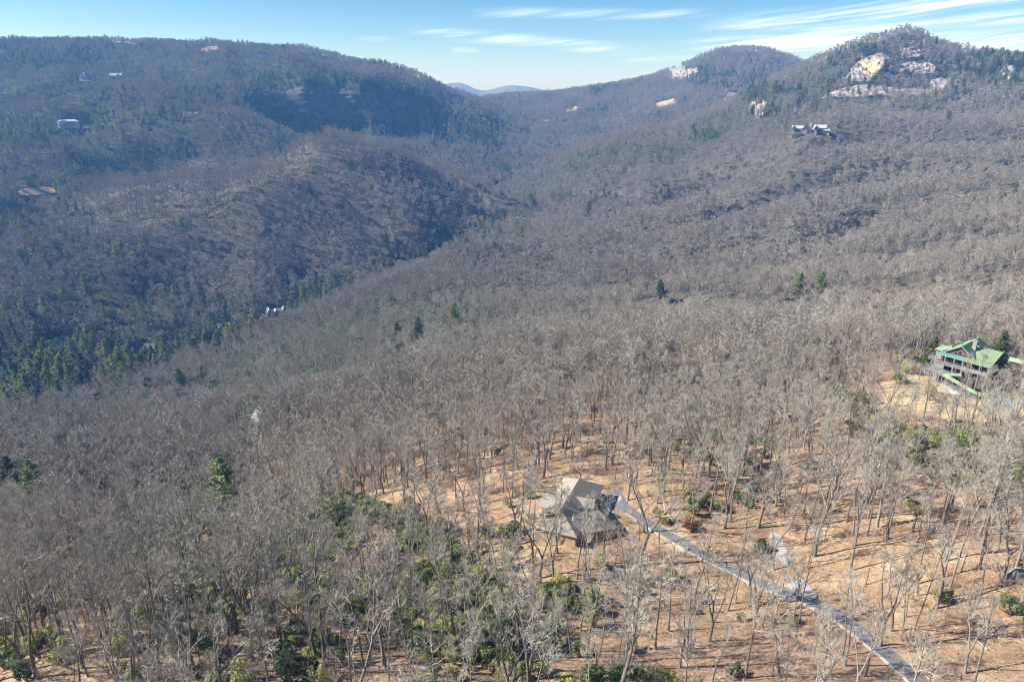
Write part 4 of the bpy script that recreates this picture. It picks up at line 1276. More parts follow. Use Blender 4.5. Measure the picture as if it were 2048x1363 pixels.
far_house('grey_roofed_house', 'valley house with a pale grey hip roof and courtyard, near the pines', 448, 657, 500, 34, M['blue_grey'], M['pale_roof'], [(0, 0.1, 0.5, 0.19, 0.18, 0.34, 'x', True, True), (-0.32, -0.1, 0.35, 0.15, 0.16, 0.30, 'y', False, True), (0.34, -0.08, 0.3, 0.14, 0.16, 0.3, 'y', False, True)], 0.35, [(-0.2, 0.2, -0.08, 0.03, 3, 0.09, 0.1)])
far_house('blue_grey_house', 'valley house with steep pale blue gables above an orange bank', 548, 630, 500, 46, M['blue_grey'], M['pale_roof'], [(0, 0.02, 0.6, 0.13, 0.16, 0.28, 'x', False, False), (-0.22, -0.08, 0.26, 0.12, 0.18, 0.40, 'y', False, False), (0.08, -0.06, 0.2, 0.1, 0.16, 0.3, 'y', False, False), (0.44, 0.0, 0.2, 0.11, 0.16, 0.34, 'y', False, True)], 0.25, [(-0.05, 0.3, -0.14, 0.03, 3, 0.06, 0.08)])
far_house('brown_house', 'dark brown steep gabled house beside the yellow lawn in the left valley', 292, 704, 440, 42, M['brown_wall'], M['slate'], [(0.08, 0.05, 0.7, 0.22, 0.2, 0.44, 'x', False, False), (-0.26, -0.1, 0.5, 0.2, 0.22, 0.56, 'y', False, False)], -0.45, [(0.0, 0.4, -0.17, 0.04, 3, 0.08, 0.1)], (0.2, 0.1, 0.6))
far_house('dark_roofed_house', 'dark roofed house half hidden by trees at the far left of the valley', 117, 687, 440, 40, M['brown_wall'], M['slate'], [(0, 0, 0.8, 0.2, 0.16, 0.34, 'x', False, False), (0.2, -0.1, 0.34, 0.16, 0.16, 0.36, 'y', False, False)], 0.2)

# ------------------------------------------------------------------ cliffs
def cliff(label, px, ymin, proud=4.0, rough=3.5, stain=None, nu=26, nv=18, share=0.06, seed=1, mat='rock'):
    """bare rock standing out of the wooded slope"""
    us = [p[0] for p in px]; vs = [p[1] for p in px]
    u0, u1, v0, v1 = min(us) - 2, max(us) + 2, min(vs) - 2, max(vs) + 2
    g = np.empty((nv, nu, 3)); inside = np.zeros((nv, nu), bool); st = np.zeros((nv, nu))
    for j in range(nv):
        for i in range(nu):
            uu, vv = u0 + (u1 - u0) * i / (nu - 1), v0 + (v1 - v0) * j / (nv - 1)
            inside[j, i] = in_poly(np.array([uu]), np.array([vv]), px)[0]
            p = hit(uu, vv, ymin)
            g[j, i] = p
            if stain is not None: st[j, i] = in_poly(np.array([uu]), np.array([vv]), stain)[0]
    m = inside.astype(float)
    for _ in range(2):
        q = np.pad(m, 1)
        m = np.minimum(m, (q[:-2, 1:-1] + q[2:, 1:-1] + q[1:-1, :-2] + q[1:-1, 2:] + m) / 5 + 0.25)
    jj, ii = np.mgrid[0:nv, 0:nu]
    n1 = vnoise(ii * 0.45, jj * 0.7, seed) * 0.6 + np.abs(vnoise(ii * 0.9 + 7, jj * 0.35, seed + 3)) * 0.8 + vnoise(ii * 1.7, jj * 1.7, seed + 5) * 0.25
    q = np.pad(st, 1, mode='edge'); st = (q[:-2, 1:-1] + q[2:, 1:-1] + q[1:-1, :-2] + q[1:-1, 2:] + st) / 5
    c = g.reshape(-1, 3).mean(0)
    out = np.array([-c[0] * 0.6, -c[1], 0]); out /= np.linalg.norm(out)
    off = np.where(inside, proud * np.clip(m, 0.2, 1) + rough * 1.3 * n1, -6.0)
    g = g + out * off[..., None] * 0.8 + np.array([0, 0, 1.0]) * off[..., None] * 0.6
    idx = np.arange(nv * nu).reshape(nv, nu)
    f = np.stack([idx[:-1, :-1], idx[1:, :-1], idx[1:, 1:], idx[:-1, 1:]], -1).reshape(-1, 4)
    o = mesh_obj('rock_cliff', g.reshape(-1, 3), f, M[mat])
    at = o.data.color_attributes.new('cover', 'FLOAT_COLOR', 'POINT')
    at.data.foreach_set('color', np.stack([st] * 3 + [np.ones_like(st)], -1).astype(np.float32).ravel())
    tag(o, label, 'cliff')
    ys = g[..., 1][inside]
    if len(ys) == 0: ys = g[..., 1].ravel()
    CLIFFS.append((px, float(ys.min()) - 40, float(ys.max()) + 12, share))


CLIFFS = []
cliff('pale granite slab with a yellow stain, largest bare rock of the right hand peak', [(1674, 165), (1700, 143), (1720, 117), (1760, 108), (1782, 118), (1775, 135), (1756, 150), (1738, 168), (1704, 168)], 1000, 5, 5, [(1715, 128), (1756, 122), (1766, 134), (1744, 156), (1726, 150)], share=0.08, seed=2)
cliff('long low band of pale granite at the foot of the right hand peak', [(1640, 198), (1672, 182), (1710, 173), (1764, 174), (1800, 181), (1850, 180), (1890, 184), (1850, 191), (1776, 196), (1704, 197)], 1000, 4, 4, share=0.25, seed=4, nu=40)
cliff('row of broken grey ledges right of the yellow stained slab', [(1790, 134), (1816, 126), (1870, 130), (1876, 150), (1840, 152), (1800, 148)], 1000, 4, 4, share=0.25, seed=6)
cliff('streaked grey rock under the summit of the right hand peak', [(1800, 100), (1830, 96), (1850, 108), (1836, 120), (1806, 116)], 1000, 4, 5, share=0.3, nu=16, nv=14, seed=21)
cliff('small pale rock patch low on the right flank of the peak', [(1858, 165), (1880, 155), (1905, 160), (1900, 178), (1872, 186)], 1000, 3, 3, nu=14, nv=12, seed=8)
cliff('pale rock slab among evergreens at the right edge of the skyline', [(1990, 152), (2011, 130), (2034, 136), (2020, 162), (2000, 166)], 1000, 6, 4, nu=16, nv=14, seed=9)
cliff('upper left pale cliff on the spur left of the right hand peak', [(1447, 203), (1456, 187), (1471, 190), (1463, 206)], 1000, 8, 4, nu=14, nv=14, seed=10)
cliff('narrow rounded cliff in the middle of the spur, under evergreens', [(1494, 224), (1500, 207), (1512, 207), (1510, 224)], 1000, 8, 4, nu=12, nv=14, seed=11)
cliff('largest pale rounded cliff on the spur left of the right hand peak', [(1507, 235), (1512, 215), (1530, 205), (1540, 213), (1533, 229), (1517, 238)], 1000, 9, 5, nu=16, nv=16, seed=12)
cliff('grey cliff band on the left shoulder of the distant domed mountain', [(1334, 142), (1350, 134), (1398, 141), (1394, 152), (1370, 160), (1344, 159)], 2000, 7, 8, seed=13)
cliff('great dark cliff in shadow across the left mountain', [(500, 184), (600, 174), (720, 180), (815, 197), (842, 226), (800, 250), (700, 246), (600, 232), (520, 206)], 1500, 4, 2.5, nu=60, nv=26, share=0.65, seed=14, mat='shade_dark_rock')


# ------------------------------------------------------------------ where trees can be seen: horizon scan from the camera
NB, NR = 700, 900
bear = np.linspace(-0.80, 0.80, NB); rng_ = 60 * (3600 / 60) ** np.linspace(0, 1, NR)
bb, rr_ = np.meshgrid(bear, rng_, indexing='ij')
slope_g = (H(np.sin(bb) * rr_, np.cos(bb) * rr_) - CZ + 3) / rr_
hor = np.maximum.accumulate(slope_g, 1)


def can_see(x, y, ztop, margin=12.0):
    b = np.arctan2(x, y); r = np.hypot(x, y)
    i = np.clip(((b + 0.80) / 1.6 * (NB - 1)).astype(int), 0, NB - 1)
    j = np.clip((np.log(r / 60) / np.log(60) * (NR - 1)).astype(int) - 2, 0, NR - 1)
    return (ztop + margin - CZ) / r > hor[i, j]


def candidates(y0, y1, s, seed):
    rng = np.random.default_rng(seed)
    ys = np.arange(y0, y1, s)
    X, Y = [], []
    for k, y in enumerate(ys):
        w = 0.80 * y + 45
        xs = np.arange(-w, w, s) + (k % 2) * s * 0.5
        X.append(xs); Y.append(np.full(len(xs), y))
    X, Y = np.concatenate(X), np.concatenate(Y)
    return X + rng.uniform(-0.48, 0.48, len(X)) * s, Y + rng.uniform(-0.48, 0.48, len(X)) * s


def dist_line(x, y, line):
    d = np.full(x.shape, 1e9)
    for q in line: d = np.minimum(d, (x - q[0]) ** 2 + (y - q[1]) ** 2)
    return np.sqrt(d)


rng = np.random.default_rng(12)
tx, ty = [], []
for (y0, y1, s, sd) in ((55, 420, 5.3, 1), (420, 1000, 7.4, 2), (1000, 3250, 9.8, 3)):
    a, b = candidates(y0, y1, s, sd); tx.append(a); ty.append(b)
tx, ty = np.concatenate(tx), np.concatenate(ty)
tz = H(tx, ty)
th = np.where(ty < 420, rng.uniform(17, 27, len(tx)), np.where(ty < 1000, rng.uniform(15, 23, len(tx)), rng.uniform(15, 23, len(tx))))
th = th * (1 + 0.16 * fbm(tx / 60, ty / 60, 55, 2))
young = (rng.random(len(tx)) < 0.26)
th = np.where(young, th * 0.62, th)
keep = can_see(tx, ty, tz + th)
tx, ty, tz, th = tx[keep], ty[keep], tz[keep], th[keep]
u, v, dep = project(tx, ty, tz)
ut, vt, _ = project(tx, ty, tz + th)
keep = (u > -160) & (u < 2208) & (vt < 1480)
keep &= rng.random(len(tx)) < 0.96
gap = fbm(tx / 38, ty / 38, 77, 3)
keep &= ~((gap < -0.55) & (rng.random(len(tx)) < 0.5) & (ty < 1000))
for poly, (y0, y1), share in THIN:
    m = in_poly(u, v, poly) & (ty > y0) & (ty < y1)
    keep &= ~(m & (rng.random(len(tx)) > share))
for line, w in ROADS:
    nr = ty < 300
    d = np.full(len(tx), 1e9); d[nr] = dist_line(tx[nr], ty[nr], line)
    keep &= d > w
nr = (ty > 250) & (ty < 620)
d = np.full(len(tx), 1e9); d[nr] = dist_line(tx[nr], ty[nr], ROAD)
keep &= (d > 6.0)
for (hx, hy, hr, back, front) in HOUSE_SITES:
    dx, dy = tx - hx, ty - hy
    L_ = math.hypot(hx, hy)
    fwd = (dx * hx + dy * hy) / L_; side_ = np.abs(dx * hy - dy * hx) / L_
    keep &= ~((side_ < hr) & (fwd < back) & (fwd > -front))
for poly, y0, y1 in OPEN:
    m = (ty > y0) & (ty < y1)
    for fr in (0.0, 0.35, 0.7, 1.0):
        keep &= ~(m & in_poly(u + (ut - u) * fr, v + (vt - v) * fr, poly))
for poly, y0, y1, share in CLIFFS:
    m = in_poly(u, v - 1, poly) & (ty > y0) & (ty < y1)
    keep &= ~(m & (rng.random(len(tx)) > share))
tx, ty, tz, th, u, v, dep, ut, vt = [q[keep] for q in (tx, ty, tz, th, u, v, dep, ut, vt)]
ev = np.zeros(len(tx), bool)
clump = fbm(tx / 45, ty / 45, 91, 2)
for poly, (y0, y1), share in EVERGREEN:
    m = in_poly(u, v, poly) & (ty > y0) & (ty < y1)
    ev |= m & (rng.random(len(tx)) < share * np.clip(1 + 1.0 * clump, 0.3, 1.9))
ev |= (ty < 1200) & (ty > 260) & (rng.random(len(tx)) < 0.0015)
ev |= (ty > 900) & (tx < 0.03 * ty) & (~in_poly(u, v, [(180, 330), (500, 315), (700, 275), (860, 300), (1045, 395), (850, 490), (500, 570), (200, 480)]) & (rng.random(len(tx)) < 0.09 * np.clip(1 + 2.2 * clump, 0, 3)))
ev |= (ty > 900) & (clump > 0.75) & (rng.random(len(tx)) < 0.10)

# ------------------------------------------------------------------ hero trees read off the photograph: base, top, form, label
BARE_HERO = [
    (1516, 1055, 895, 1, 'tall straight bare tree just above the round green bush, upper end of the gravel path'),
    (1629, 1112, 862, 0, 'tall wide crowned bare tree right of the gravel path'),
    (1336, 1262, 1055, 2, 'lone slender bare tree on the open leaf litter below the driveway, dark trunk'),
    (1500, 1212, 1045, 1, 'leaning dark bare tree with a curved trunk crossing the middle of the driveway'),
    (1471, 1204, 1090, 2, 'short bare tree beside the lower kerb, left of the leaning curved one'),
    (1252, 1190, 1035, 2, 'thin bare tree between the house and the green leafy shrubs'),
    (1277, 1132, 905, 1, 'big forked bare tree between the shingle house and the driveway'),
    (1874, 1216, 1010, 1, 'pale forked bare tree with reaching limbs, right of the lower driveway'),
    (1889, 1122, 890, 3, 'tall dark trunked bare tree behind the pale forked one'),
    (1996, 1100, 915, 1, 'leaning bare tree above the grey boulder at the right edge'),
    (1419, 1282, 1110, 6, 'bare tree with long side branches below the middle of the driveway'),
    (1424, 1364, 1225, 4, 'bare tree at the bottom edge below the driveway kerb'),
    (1154, 1157, 1000, 2, 'slim bare tree directly in front of the shingle house, left one of a close pair'),
    (1170, 1158, 1005, 4, 'slim bare tree directly in front of the shingle house, right one of a close pair'),
    (1080, 1172, 985, 1, 'pale thick bare tree left of the shingle house front'),
    (1187, 1212, 1050, 9, 'bare tree among the shrubs below the shingle house'),
    (1210, 940, 800, 6, 'big dark bare tree behind the shingle house roof'),
    (1102, 865, 760, 0, 'dark bare tree with a round crown high above the shingle house'),
    (1256, 1000, 870, 6, 'bare tree arching over the parking apron beside the house'),
    (475, 1268, 1070, 1, 'dark slanting bare tree rising out of the rhododendrons at lower left'),
    (447, 1268, 1085, 2, 'thin dark bare tree left of the slanting one among rhododendrons'),
    (772, 1163, 1030, 9, 'dark bare tree at the right edge of the rhododendron thicket'),
    (915, 1292, 1110, 1, 'dark leaning bare tree between the yellow green shrubs and the brush pile'),
    (620, 1356, 1225, 4, 'bare tree with a dense rounded crown at the bottom edge, left of the brush pile'),
    (445, 1372, 1215, 6, 'heavy many limbed bare tree at the bottom edge, lower left'),
    (1760, 1292, 1100, 6, 'pale spreading bare tree standing beside the lower end of the driveway'),
    (1690, 1330, 1130, 2, 'pale slim bare tree on the lower side of the driveway near the bottom edge'),
    (1585, 1262, 1120, 8, 'pale bare tree where the short gravel path meets the driveway'),
    (1930, 1345, 1180, 6, 'pale twisted bare tree at the bottom edge right of the driveway'),
    (2020, 880, 715, 6, 'tall pale bare tree in front of the green roofed house at the right edge'),
    (1925, 880, 770, 1, 'pale forked bare tree in front of the stone wing of the green roofed house'),
]
PINE_HERO = [
    (456, 1036, 911, 2, 'bright green pine standing alone among bare trees left of the house'),
    (28, 968, 917, 0, 'green pine at the left edge, taller of two neighbours'),
    (76, 962, 922, 4, 'green pine near the left edge, smaller of two neighbours'),
    (366, 772, 733, 0, 'lone green pine on the bare slope below the yellow lawn'),
    (438, 692, 664, 4, 'green pine just below the grey roofed valley house'),
    (1594, 567, 544, 0, 'left one of two lone pines on the bare right hand ridge'),
    (1632, 572, 543, 2, 'right one of two lone pines on the bare right hand ridge'),
    (1323, 583, 559, 0, 'small lone pine on the ridge left of the paired pines'),
    (840, 662, 634, 1, 'narrow green pine on the middle slope among bare trees'),
    (797, 668, 645, 3, 'small pale green pine left of the narrow one on the middle slope'),
    (1853, 742, 668, 3, 'bright green conifer beside the green roofed house'),
    (1706, 832, 788, 0, 'dark green pine below the grassy yard of the green roofed house'),
    (178, 600, 538, 1, 'tall dark pine on the left valley side above the other pines'),
    (92, 640, 590, 3, 'tall dark pine in the left valley beside the pine grove'),
    (367, 448, 437, 0, 'single dark pine on the wooded knob in mid picture'),
    (620, 592, 560, 0, 'rounded pine on the far valley side right of the valley houses'),
    (1337, 400, 373, 3, 'dark pine on the right slope, taller of a small cluster'),
    (1178, 430, 402, 1, 'dark pine on the right slope left of the small cluster'),
    (1227, 402, 384, 0, 'small pine at the top of the cluster on the right slope'),
    (1567, 265, 244, 1, 'small pine left of the long stone lodge'),
    (118, 250, 226, 1, 'tall pine beside the blue white house on the left mountain'),
    (94, 292, 268, 1, 'sunlit pine below the blue white house on the left mountain'),
]


def place(meshes, names, root_name, loc, rz, s, lean, label, cat, group=None):
    r = empty(root_name, loc)
    r.rotation_euler = (lean[0], lean[1], rz)
    r.scale = s
    tag(r, label, cat, group)
    for me, nm in zip(meshes, names):
        c = bpy.data.objects.new(nm, me)
        COL.objects.link(c)
        c.parent = r
    return r


def top_height(p, u, v):
    """height of something standing at p whose top shows at row v"""
    X_, Y_, Z_ = ray(u, v)
    return CZ + Z_ / Y_ * p.y - p.z


hero_xy = []
N_OPEN = len(OPEN)
n_bare = 0
for (uu, vb, vtp, form, label) in BARE_HERO:
    p = hit(uu, vb)
    hgt = max(9.0, min(30.0, top_height(p, uu, vtp)))
    s = hgt / 20.0
    place(NEAR[form], ('trunk', 'crown'), 'bare_tree', (p.x, p.y, p.z - 0.15), rng.uniform(0, 6.28), (s * 0.95, s * 0.95, s), (rng.normal(0, 0.04), rng.normal(0, 0.04)), label, 'bare tree')
    hero_xy.append((p.x, p.y)); n_bare += 1
for (uu, vb, vtp, form, label) in PINE_HERO:
    p = hit(uu, vb)
    if p.y > 250 and uu not in (1853, 1706):      # only the tops stand clear of the canopy: find the foot lower down the slope
        for dv in range(0, 120, 3):
            p = hit(uu, vb + dv)
            if top_height(p, uu, vtp) >= 25: break
    hgt = max(7.0, min(34.0, top_height(p, uu, vtp)))
    s = hgt / 22.0
    ws = s * (1.5 if p.y > 400 else 1.4)
    place(PINES[form], ('trunk', 'crown'), 'pine_tree', (p.x, p.y, p.z - 0.15), rng.uniform(0, 6.28), (ws, ws, s), (0, 0), label, 'pine tree')
    hero_xy.append((p.x, p.y))
    if p.y > 250: OPEN.append(([(uu - 9, vtp), (uu + 9, vtp), (uu + 9, vb - (vb - vtp) * 0.3), (uu - 9, vb - (vb - vtp) * 0.3)], p.y - 60, p.y))
keep = np.ones(len(tx), bool)
for (hx, hy) in hero_xy:
    keep &= (tx - hx) ** 2 + (ty - hy) ** 2 > (3.2 if hy < 250 else 5.0) ** 2
hp = hit(456, 1036)
keep &= ~((np.abs(tx - (hp.x * ty / hp.y)) < 8) & (ty < hp.y + 2) & (ty > hp.y - 30))
hp = hit(1853, 742)
keep &= ~((np.abs(tx - (hp.x * ty / hp.y)) < 5) & (ty < hp.y + 2) & (ty > hp.y - 25))
for poly, y0, y1 in OPEN[N_OPEN:]:
    m = (ty > y0) & (ty < y1)
    for fr in (0.55, 0.8, 1.0):
        keep &= ~(m & in_poly(u + (ut - u) * fr, v + (vt - v) * fr, poly))
tx, ty, tz, th, u, v, dep, ut, vt, ev = [q[keep] for q in (tx, ty, tz, th, u, v, dep, ut, vt, ev)]

# the other large trees, one by one; form, size, lean and the nearest landmark give each its description
PLACES = [
    (60, 1340, 'in the bottom left corner'), (230, 1340, 'near the bottom left corner'), (380, 1330, 'left of the heavy many limbed tree at the bottom'), (540, 1330, 'right of the heavy many limbed tree at the bottom'),
    (700, 1340, 'at the bottom edge left of the brush pile'), (830, 1330, 'just left of the brush pile'), (960, 1340, 'below the brush pile at the bottom edge'), (1090, 1340, 'right of the brush pile at the bottom edge'),
    (1230, 1340, 'at the bottom edge below the lone open ground tree'), (1360, 1340, 'at the bottom edge below the middle of the driveway'), (1500, 1330, 'below the driveway near its lower end'), (1640, 1340, 'at the bottom edge beside the driveway'),
    (1800, 1340, 'at the driveway where it leaves the picture'), (1960, 1340, 'in the bottom right corner'), (1990, 1220, 'beside the dark round bush at the right edge'), (1880, 1220, 'behind the pale forked tree above the driveway'),
    (1760, 1220, 'above the lower driveway'), (1700, 1120, 'right of the gravel path'), (1820, 1080, 'uphill of the gravel path toward the right edge'), (1960, 1080, 'above the grey boulder'), (1600, 1030, 'uphill of the gravel path top'),
    (1450, 1100, 'between driveway and gravel path'), (1380, 1000, 'uphill of the parking apron'), (1500, 960, 'on the slope above the olive round bush'), (1650, 950, 'on the slope below the grassy yard'), (1800, 940, 'below the dry grass yard'),
    (1950, 930, 'below the stone wing of the green roofed house'), (1900, 860, 'in front of the green roofed house'), (1230, 900, 'behind the parking apron'), (1100, 900, 'uphill behind the shingle house'), (980, 930, 'uphill left of the shingle house'),
    (1000, 1020, 'left of the shingle house'), (930, 1090, 'at the left edge of the house clearing'), (1040, 1130, 'below left of the shingle house'), (1130, 1230, 'among the shrubs below the shingle house'), (1250, 1250, 'on open ground near the bright green shrub pair'),
    (1330, 1150, 'just below the driveway bend'), (1430, 1220, 'below the middle of the driveway'), (850, 1180, 'among the yellow green shrubs'), (740, 1230, 'in the rhododendrons above the brush pile'), (640, 1180, 'in the middle of the rhododendron thicket'),
    (520, 1180, 'in the rhododendrons right of the slanting tree'), (400, 1170, 'in the rhododendrons left of the slanting tree'), (280, 1200, 'at the left end of the rhododendron thicket'), (140, 1220, 'on the leaf litter at lower left'), (40, 1200, 'at the left edge low down'),
    (60, 1080, 'at the left edge below the two green pines'), (200, 1080, 'left of the rhododendron thicket'), (350, 1060, 'below the bright lone pine'), (500, 1050, 'right of the bright lone pine'), (650, 1040, 'at the top of the rhododendron thicket'), (800, 1040, 'between the rhododendron thicket and the house clearing'),
]


def place_of(uu, vv):
    k = min(range(len(PLACES)), key=lambda q: (PLACES[q][0] - uu) ** 2 + 1.6 * (PLACES[q][1] - vv) ** 2)
    return PLACES[k][2]


def tree_words(hgt, form, lean_x):
    a = 'very tall' if hgt > 25 else 'tall' if hgt > 22 else 'fairly tall' if hgt > 19 else ('short' if hgt < 13 else 'slight' if hgt < 16 else 'medium')
    b = {0: 'broad crowned', 1: 'narrow', 2: 'forked'}[NEAR_HABIT[form]]
    c = 'leaning ' if abs(lean_x) > 0.055 else ''
    return '%s %s%s bare tree ' % (a, c, b)


bare_i = np.where(~ev)[0]
inframe = (u[bare_i] > -60) & (u[bare_i] < 2108) & (v[bare_i] < 1500) & (vt[bare_i] < 1350)
size = th[bare_i] / dep[bare_i] * np.where(inframe, 1, 0)
order = bare_i[np.argsort(-size)]
single = order[:300 - n_bare]
for i in single:
    where = place_of(u[i], v[i])
    form = int(rng.integers(0, N_NEAR))
    lean = (rng.normal(0, 0.035), rng.normal(0, 0.035))
    s = th[i] / 20.0
    w = s * rng.uniform(0.8, 1.08)
    place(NEAR[form], ('trunk', 'crown'), 'bare_tree', (tx[i], ty[i], tz[i] - 0.15), rng.uniform(0, 6.28), (w, w, s), lean, tree_words(th[i], form, max(lean, key=abs)) + where, 'bare tree', 'bare trees ' + where)
rest = np.setdiff1d(bare_i, single)
n = len(rest)
hh = th[rest] / 20.0
ww = hh * np.where(dep[rest] > 900, rng.uniform(1.05, 1.5, n), rng.uniform(0.9, 1.25, n))
pick = np.where(dep[rest] < 290, rng.integers(0, N_NEAR, n), np.where(dep[rest] < 700, N_NEAR + rng.integers(0, N_MID, n), N_NEAR + N_MID + rng.integers(0, N_FAR, n)))
scatter('bare_forest', np.stack([tx[rest], ty[rest], tz[rest] - 0.2], 1), np.stack([rng.normal(0, 0.05, n), rng.normal(0, 0.05, n), rng.uniform(0, 6.28, n)], 1), np.stack([ww, ww, hh], 1), pick, PRO_BARE,
        'leafless grey winter forest covering the slopes, valley and mountains', 'forest')
print('bare forest', n)

ev_i = np.where(ev)[0]
ev_i = ev_i[np.argsort(dep[ev_i])]
nsingle = 300 - len(PINE_HERO)
PINE_PLACES = [
    (20, 760, 'at the left edge below the dark hollow'), (90, 780, 'in the grove low at the left'), (170, 770, 'in the grove left of the yellow lawn'), (240, 740, 'just left of the yellow lawn'), (330, 740, 'just right of the yellow lawn'), (400, 700, 'between the brown house and the grey roofed house'),
    (30, 690, 'at the left edge beside the dark roofed house'), (110, 650, 'above the dark roofed house'), (190, 690, 'between the dark roofed house and the brown house'), (270, 660, 'above the brown steep gabled house'), (350, 640, 'left of the grey roofed valley house'), (440, 600, 'in the clump above the grey roofed house'),
    (520, 600, 'above the pale blue gables'), (30, 600, 'high at the left edge of the grove'), (120, 590, 'at the top of the left grove'), (220, 600, 'in the upper middle of the left grove'), (320, 590, 'at the upper right of the left grove'), (30, 480, 'on the left edge far above the grove'),
    (640, 560, 'on the stream line right of the valley houses'), (760, 510, 'along the foot of the wooded knob'), (860, 475, 'along the stream under the knob nose'), (960, 450, 'near the end of the wooded knob'), (1150, 410, 'in the small pine group on the right slope'), (1330, 390, 'in the upper pine group on the right slope'),
    (300, 860, 'on the near slope above the two left pines'), (600, 880, 'on the near slope right of the lone bright pine'), (500, 1000, 'in the bare wood near the lone bright pine'), (150, 1000, 'in the bare wood below the two left pines'), (900, 760, 'on the middle slope of bare trees'), (1200, 700, 'on the wide bare ridge in mid picture'),
    (1500, 650, 'on the bare ridge below the paired pines'), (1800, 640, 'on the bare ridge behind the green roofed house'), (1500, 850, 'on the slope above the gravel path'), (1850, 930, 'below the dry grass yard'), (1100, 850, 'on the slope behind the shingle house'), (1700, 500, 'on the right hand spurs'), (1300, 520, 'on the middle spurs'),
]
for i in ev_i[:nsingle]:
    s = th[i] / 22.0 * (rng.uniform(1.2, 1.65) if u[i] < 1000 and ty[i] > 450 else rng.uniform(0.7, 0.95))
    k = min(range(len(PINE_PLACES)), key=lambda q: (PINE_PLACES[q][0] - u[i]) ** 2 + 2.5 * (PINE_PLACES[q][1] - v[i]) ** 2)
    form = int(rng.integers(0, len(PINES)))
    where = PINE_PLACES[k][2]
    hh_ = s * 22
    lb = ('very tall' if hh_ > 29 else 'tall' if hh_ > 24 else 'fairly tall' if hh_ > 20 else 'short' if hh_ < 14 else 'low' if hh_ < 17 else 'medium') + ('', ' slim', ' full', ' narrow', ' spreading', ' slender', ' broad')[form] + ' dark evergreen ' + where
    place(PINES[form], ('trunk', 'crown'), 'pine_tree', (tx[i], ty[i], tz[i] - 0.15), rng.uniform(0, 6.28), (s * 1.25, s * 1.25, s), (0, 0), lb, 'pine tree', 'evergreens ' + where)
rest = ev_i[nsingle:]
n = len(rest)
ss = th[rest] / 22.0 * rng.uniform(0.7, 1.25, n)
scatter('evergreen_wood', np.stack([tx[rest], ty[rest], tz[rest] - 0.2], 1), np.stack([np.zeros(n), np.zeros(n), rng.uniform(0, 6.28, n)], 1), np.stack([ss * 1.3, ss * 1.3, ss], 1), rng.integers(0, len(PRO_PINE), n), PRO_PINE,
        'dark evergreens mixed into the far mountain forest and round the cliffs', 'evergreen wood')
print('evergreen', len(ev_i))

# ------------------------------------------------------------------ shrubs
BUSH_HERO = [
    (1518, 1090, 26, 'round olive green bush beside the upper end of the gravel path'),
    (2018, 1210, 30, 'round dark green bush below the grey boulder at the right edge'),
    (1287, 1140, 10, 'small bright green shrub in the open below the house, near the driveway'),
    (1283, 1183, 11, 'left one of a pair of bright green shrubs on the open leaf litter'),
    (1297, 1184, 10, 'right one of a pair of bright green shrubs on the open leaf litter'),
    (1376, 1214, 15, 'low spreading green shrub below the driveway on the leaf litter'),
    (1282, 1228, 8, 'small dark green shrub below the bright green pair'),
    (1305, 1272, 7, 'tiny vivid green shrub alone near the bottom on the leaf litter'),
    (1325, 1035, 20, 'yellow green shrub at the upper edge of the driveway bend'),
    (1440, 1010, 20, 'grey green shrub on the slope above the driveway'),
    (1375, 1045, 20, 'russet brown shrub above the driveway beside the yellow green one'),
    (1857, 790, 15, 'round russet brown bush on the dry grass below the green roofed house'),
    (1000, 1060, 18, 'dark green shrub left of the shingle house, upper of two'),
    (1020, 1090, 16, 'yellow green shrub left of the shingle house, lower of two'),
    (1815, 735, 20, 'bright yellow green shrub at the edge of the dry grass yard'),
    (1795, 755, 18, 'olive shrub at the lower left edge of the dry grass yard'),
]
bx_hero = []
for k, (uu, vb, rpx, label) in enumerate(BUSH_HERO):
    p = hit(uu, vb + rpx * 0.6)
    _, _, dd = project(p.x, p.y, p.z)
    r = rpx * float(dd) / F / 1.6
    me = BUSH[k % len(BUSH)]
    if 'russet' in label: me = (BUSH[5][0], RUSSET)
    place(me, ('stem', 'foliage'), 'shrub', (p.x, p.y, p.z - 0.05), rng.uniform(0, 6.28), (r, r, r * 0.85), (0, 0), label, 'shrub')
    bx_hero.append((p.x, p.y))
sx, sy = candidates(70, 330, 1.9, 51)
sz = H(sx, sy)
su, sv, sdep = project(sx, sy, sz)
dens = np.full(len(sx), 0.006)
for poly, q in RHODO:
    dens = np.maximum(dens, in_poly(su, sv, poly) * q * 3.61)
patchy = fbm(sx / 13, sy / 13, 63, 2)
kp = (rng.random(len(sx)) < dens * np.clip(1 + 1.5 * patchy, 0, 2.2)) & (su > -80) & (su < 2130) & (sv < 1440)
for line, w in ROADS: kp &= dist_line(sx, sy, line) > w
for (hx, hy, hr, _b, _f) in HOUSE_SITES: kp &= (sx - hx) ** 2 + (sy - hy) ** 2 > hr ** 2
sx, sy, sz, su, sv, sdep = [q[kp] for q in (sx, sy, sz, su, sv, sdep)]
o_ = np.argsort(sdep)
for i in o_[:300 - len(BUSH_HERO)]:
    s = rng.uniform(0.75, 1.6)
    where = place_of(su[i], sv[i])
    zq = rng.uniform(0.75, 1.3)
    lb = ('very large' if s > 1.42 else 'large' if s > 1.25 else 'small' if s < 0.92 else 'smallish' if s < 1.08 else 'middling') + (' low' if zq < 0.88 else ' flattish' if zq < 0.98 else ' upright' if zq > 1.18 else ' rounded' if zq < 1.08 else ' domed') + ' olive leafy shrub ' + where
    place(BUSH[int(rng.integers(0, len(BUSH)))], ('stem', 'foliage'), 'shrub', (sx[i], sy[i], sz[i] - 0.08), rng.uniform(0, 6.28), (s, s, s * zq), (0, 0), lb, 'shrub', 'shrubs ' + where)
rest = o_[300 - len(BUSH_HERO):]
n = len(rest)
ss = rng.uniform(0.8, 1.7, n)
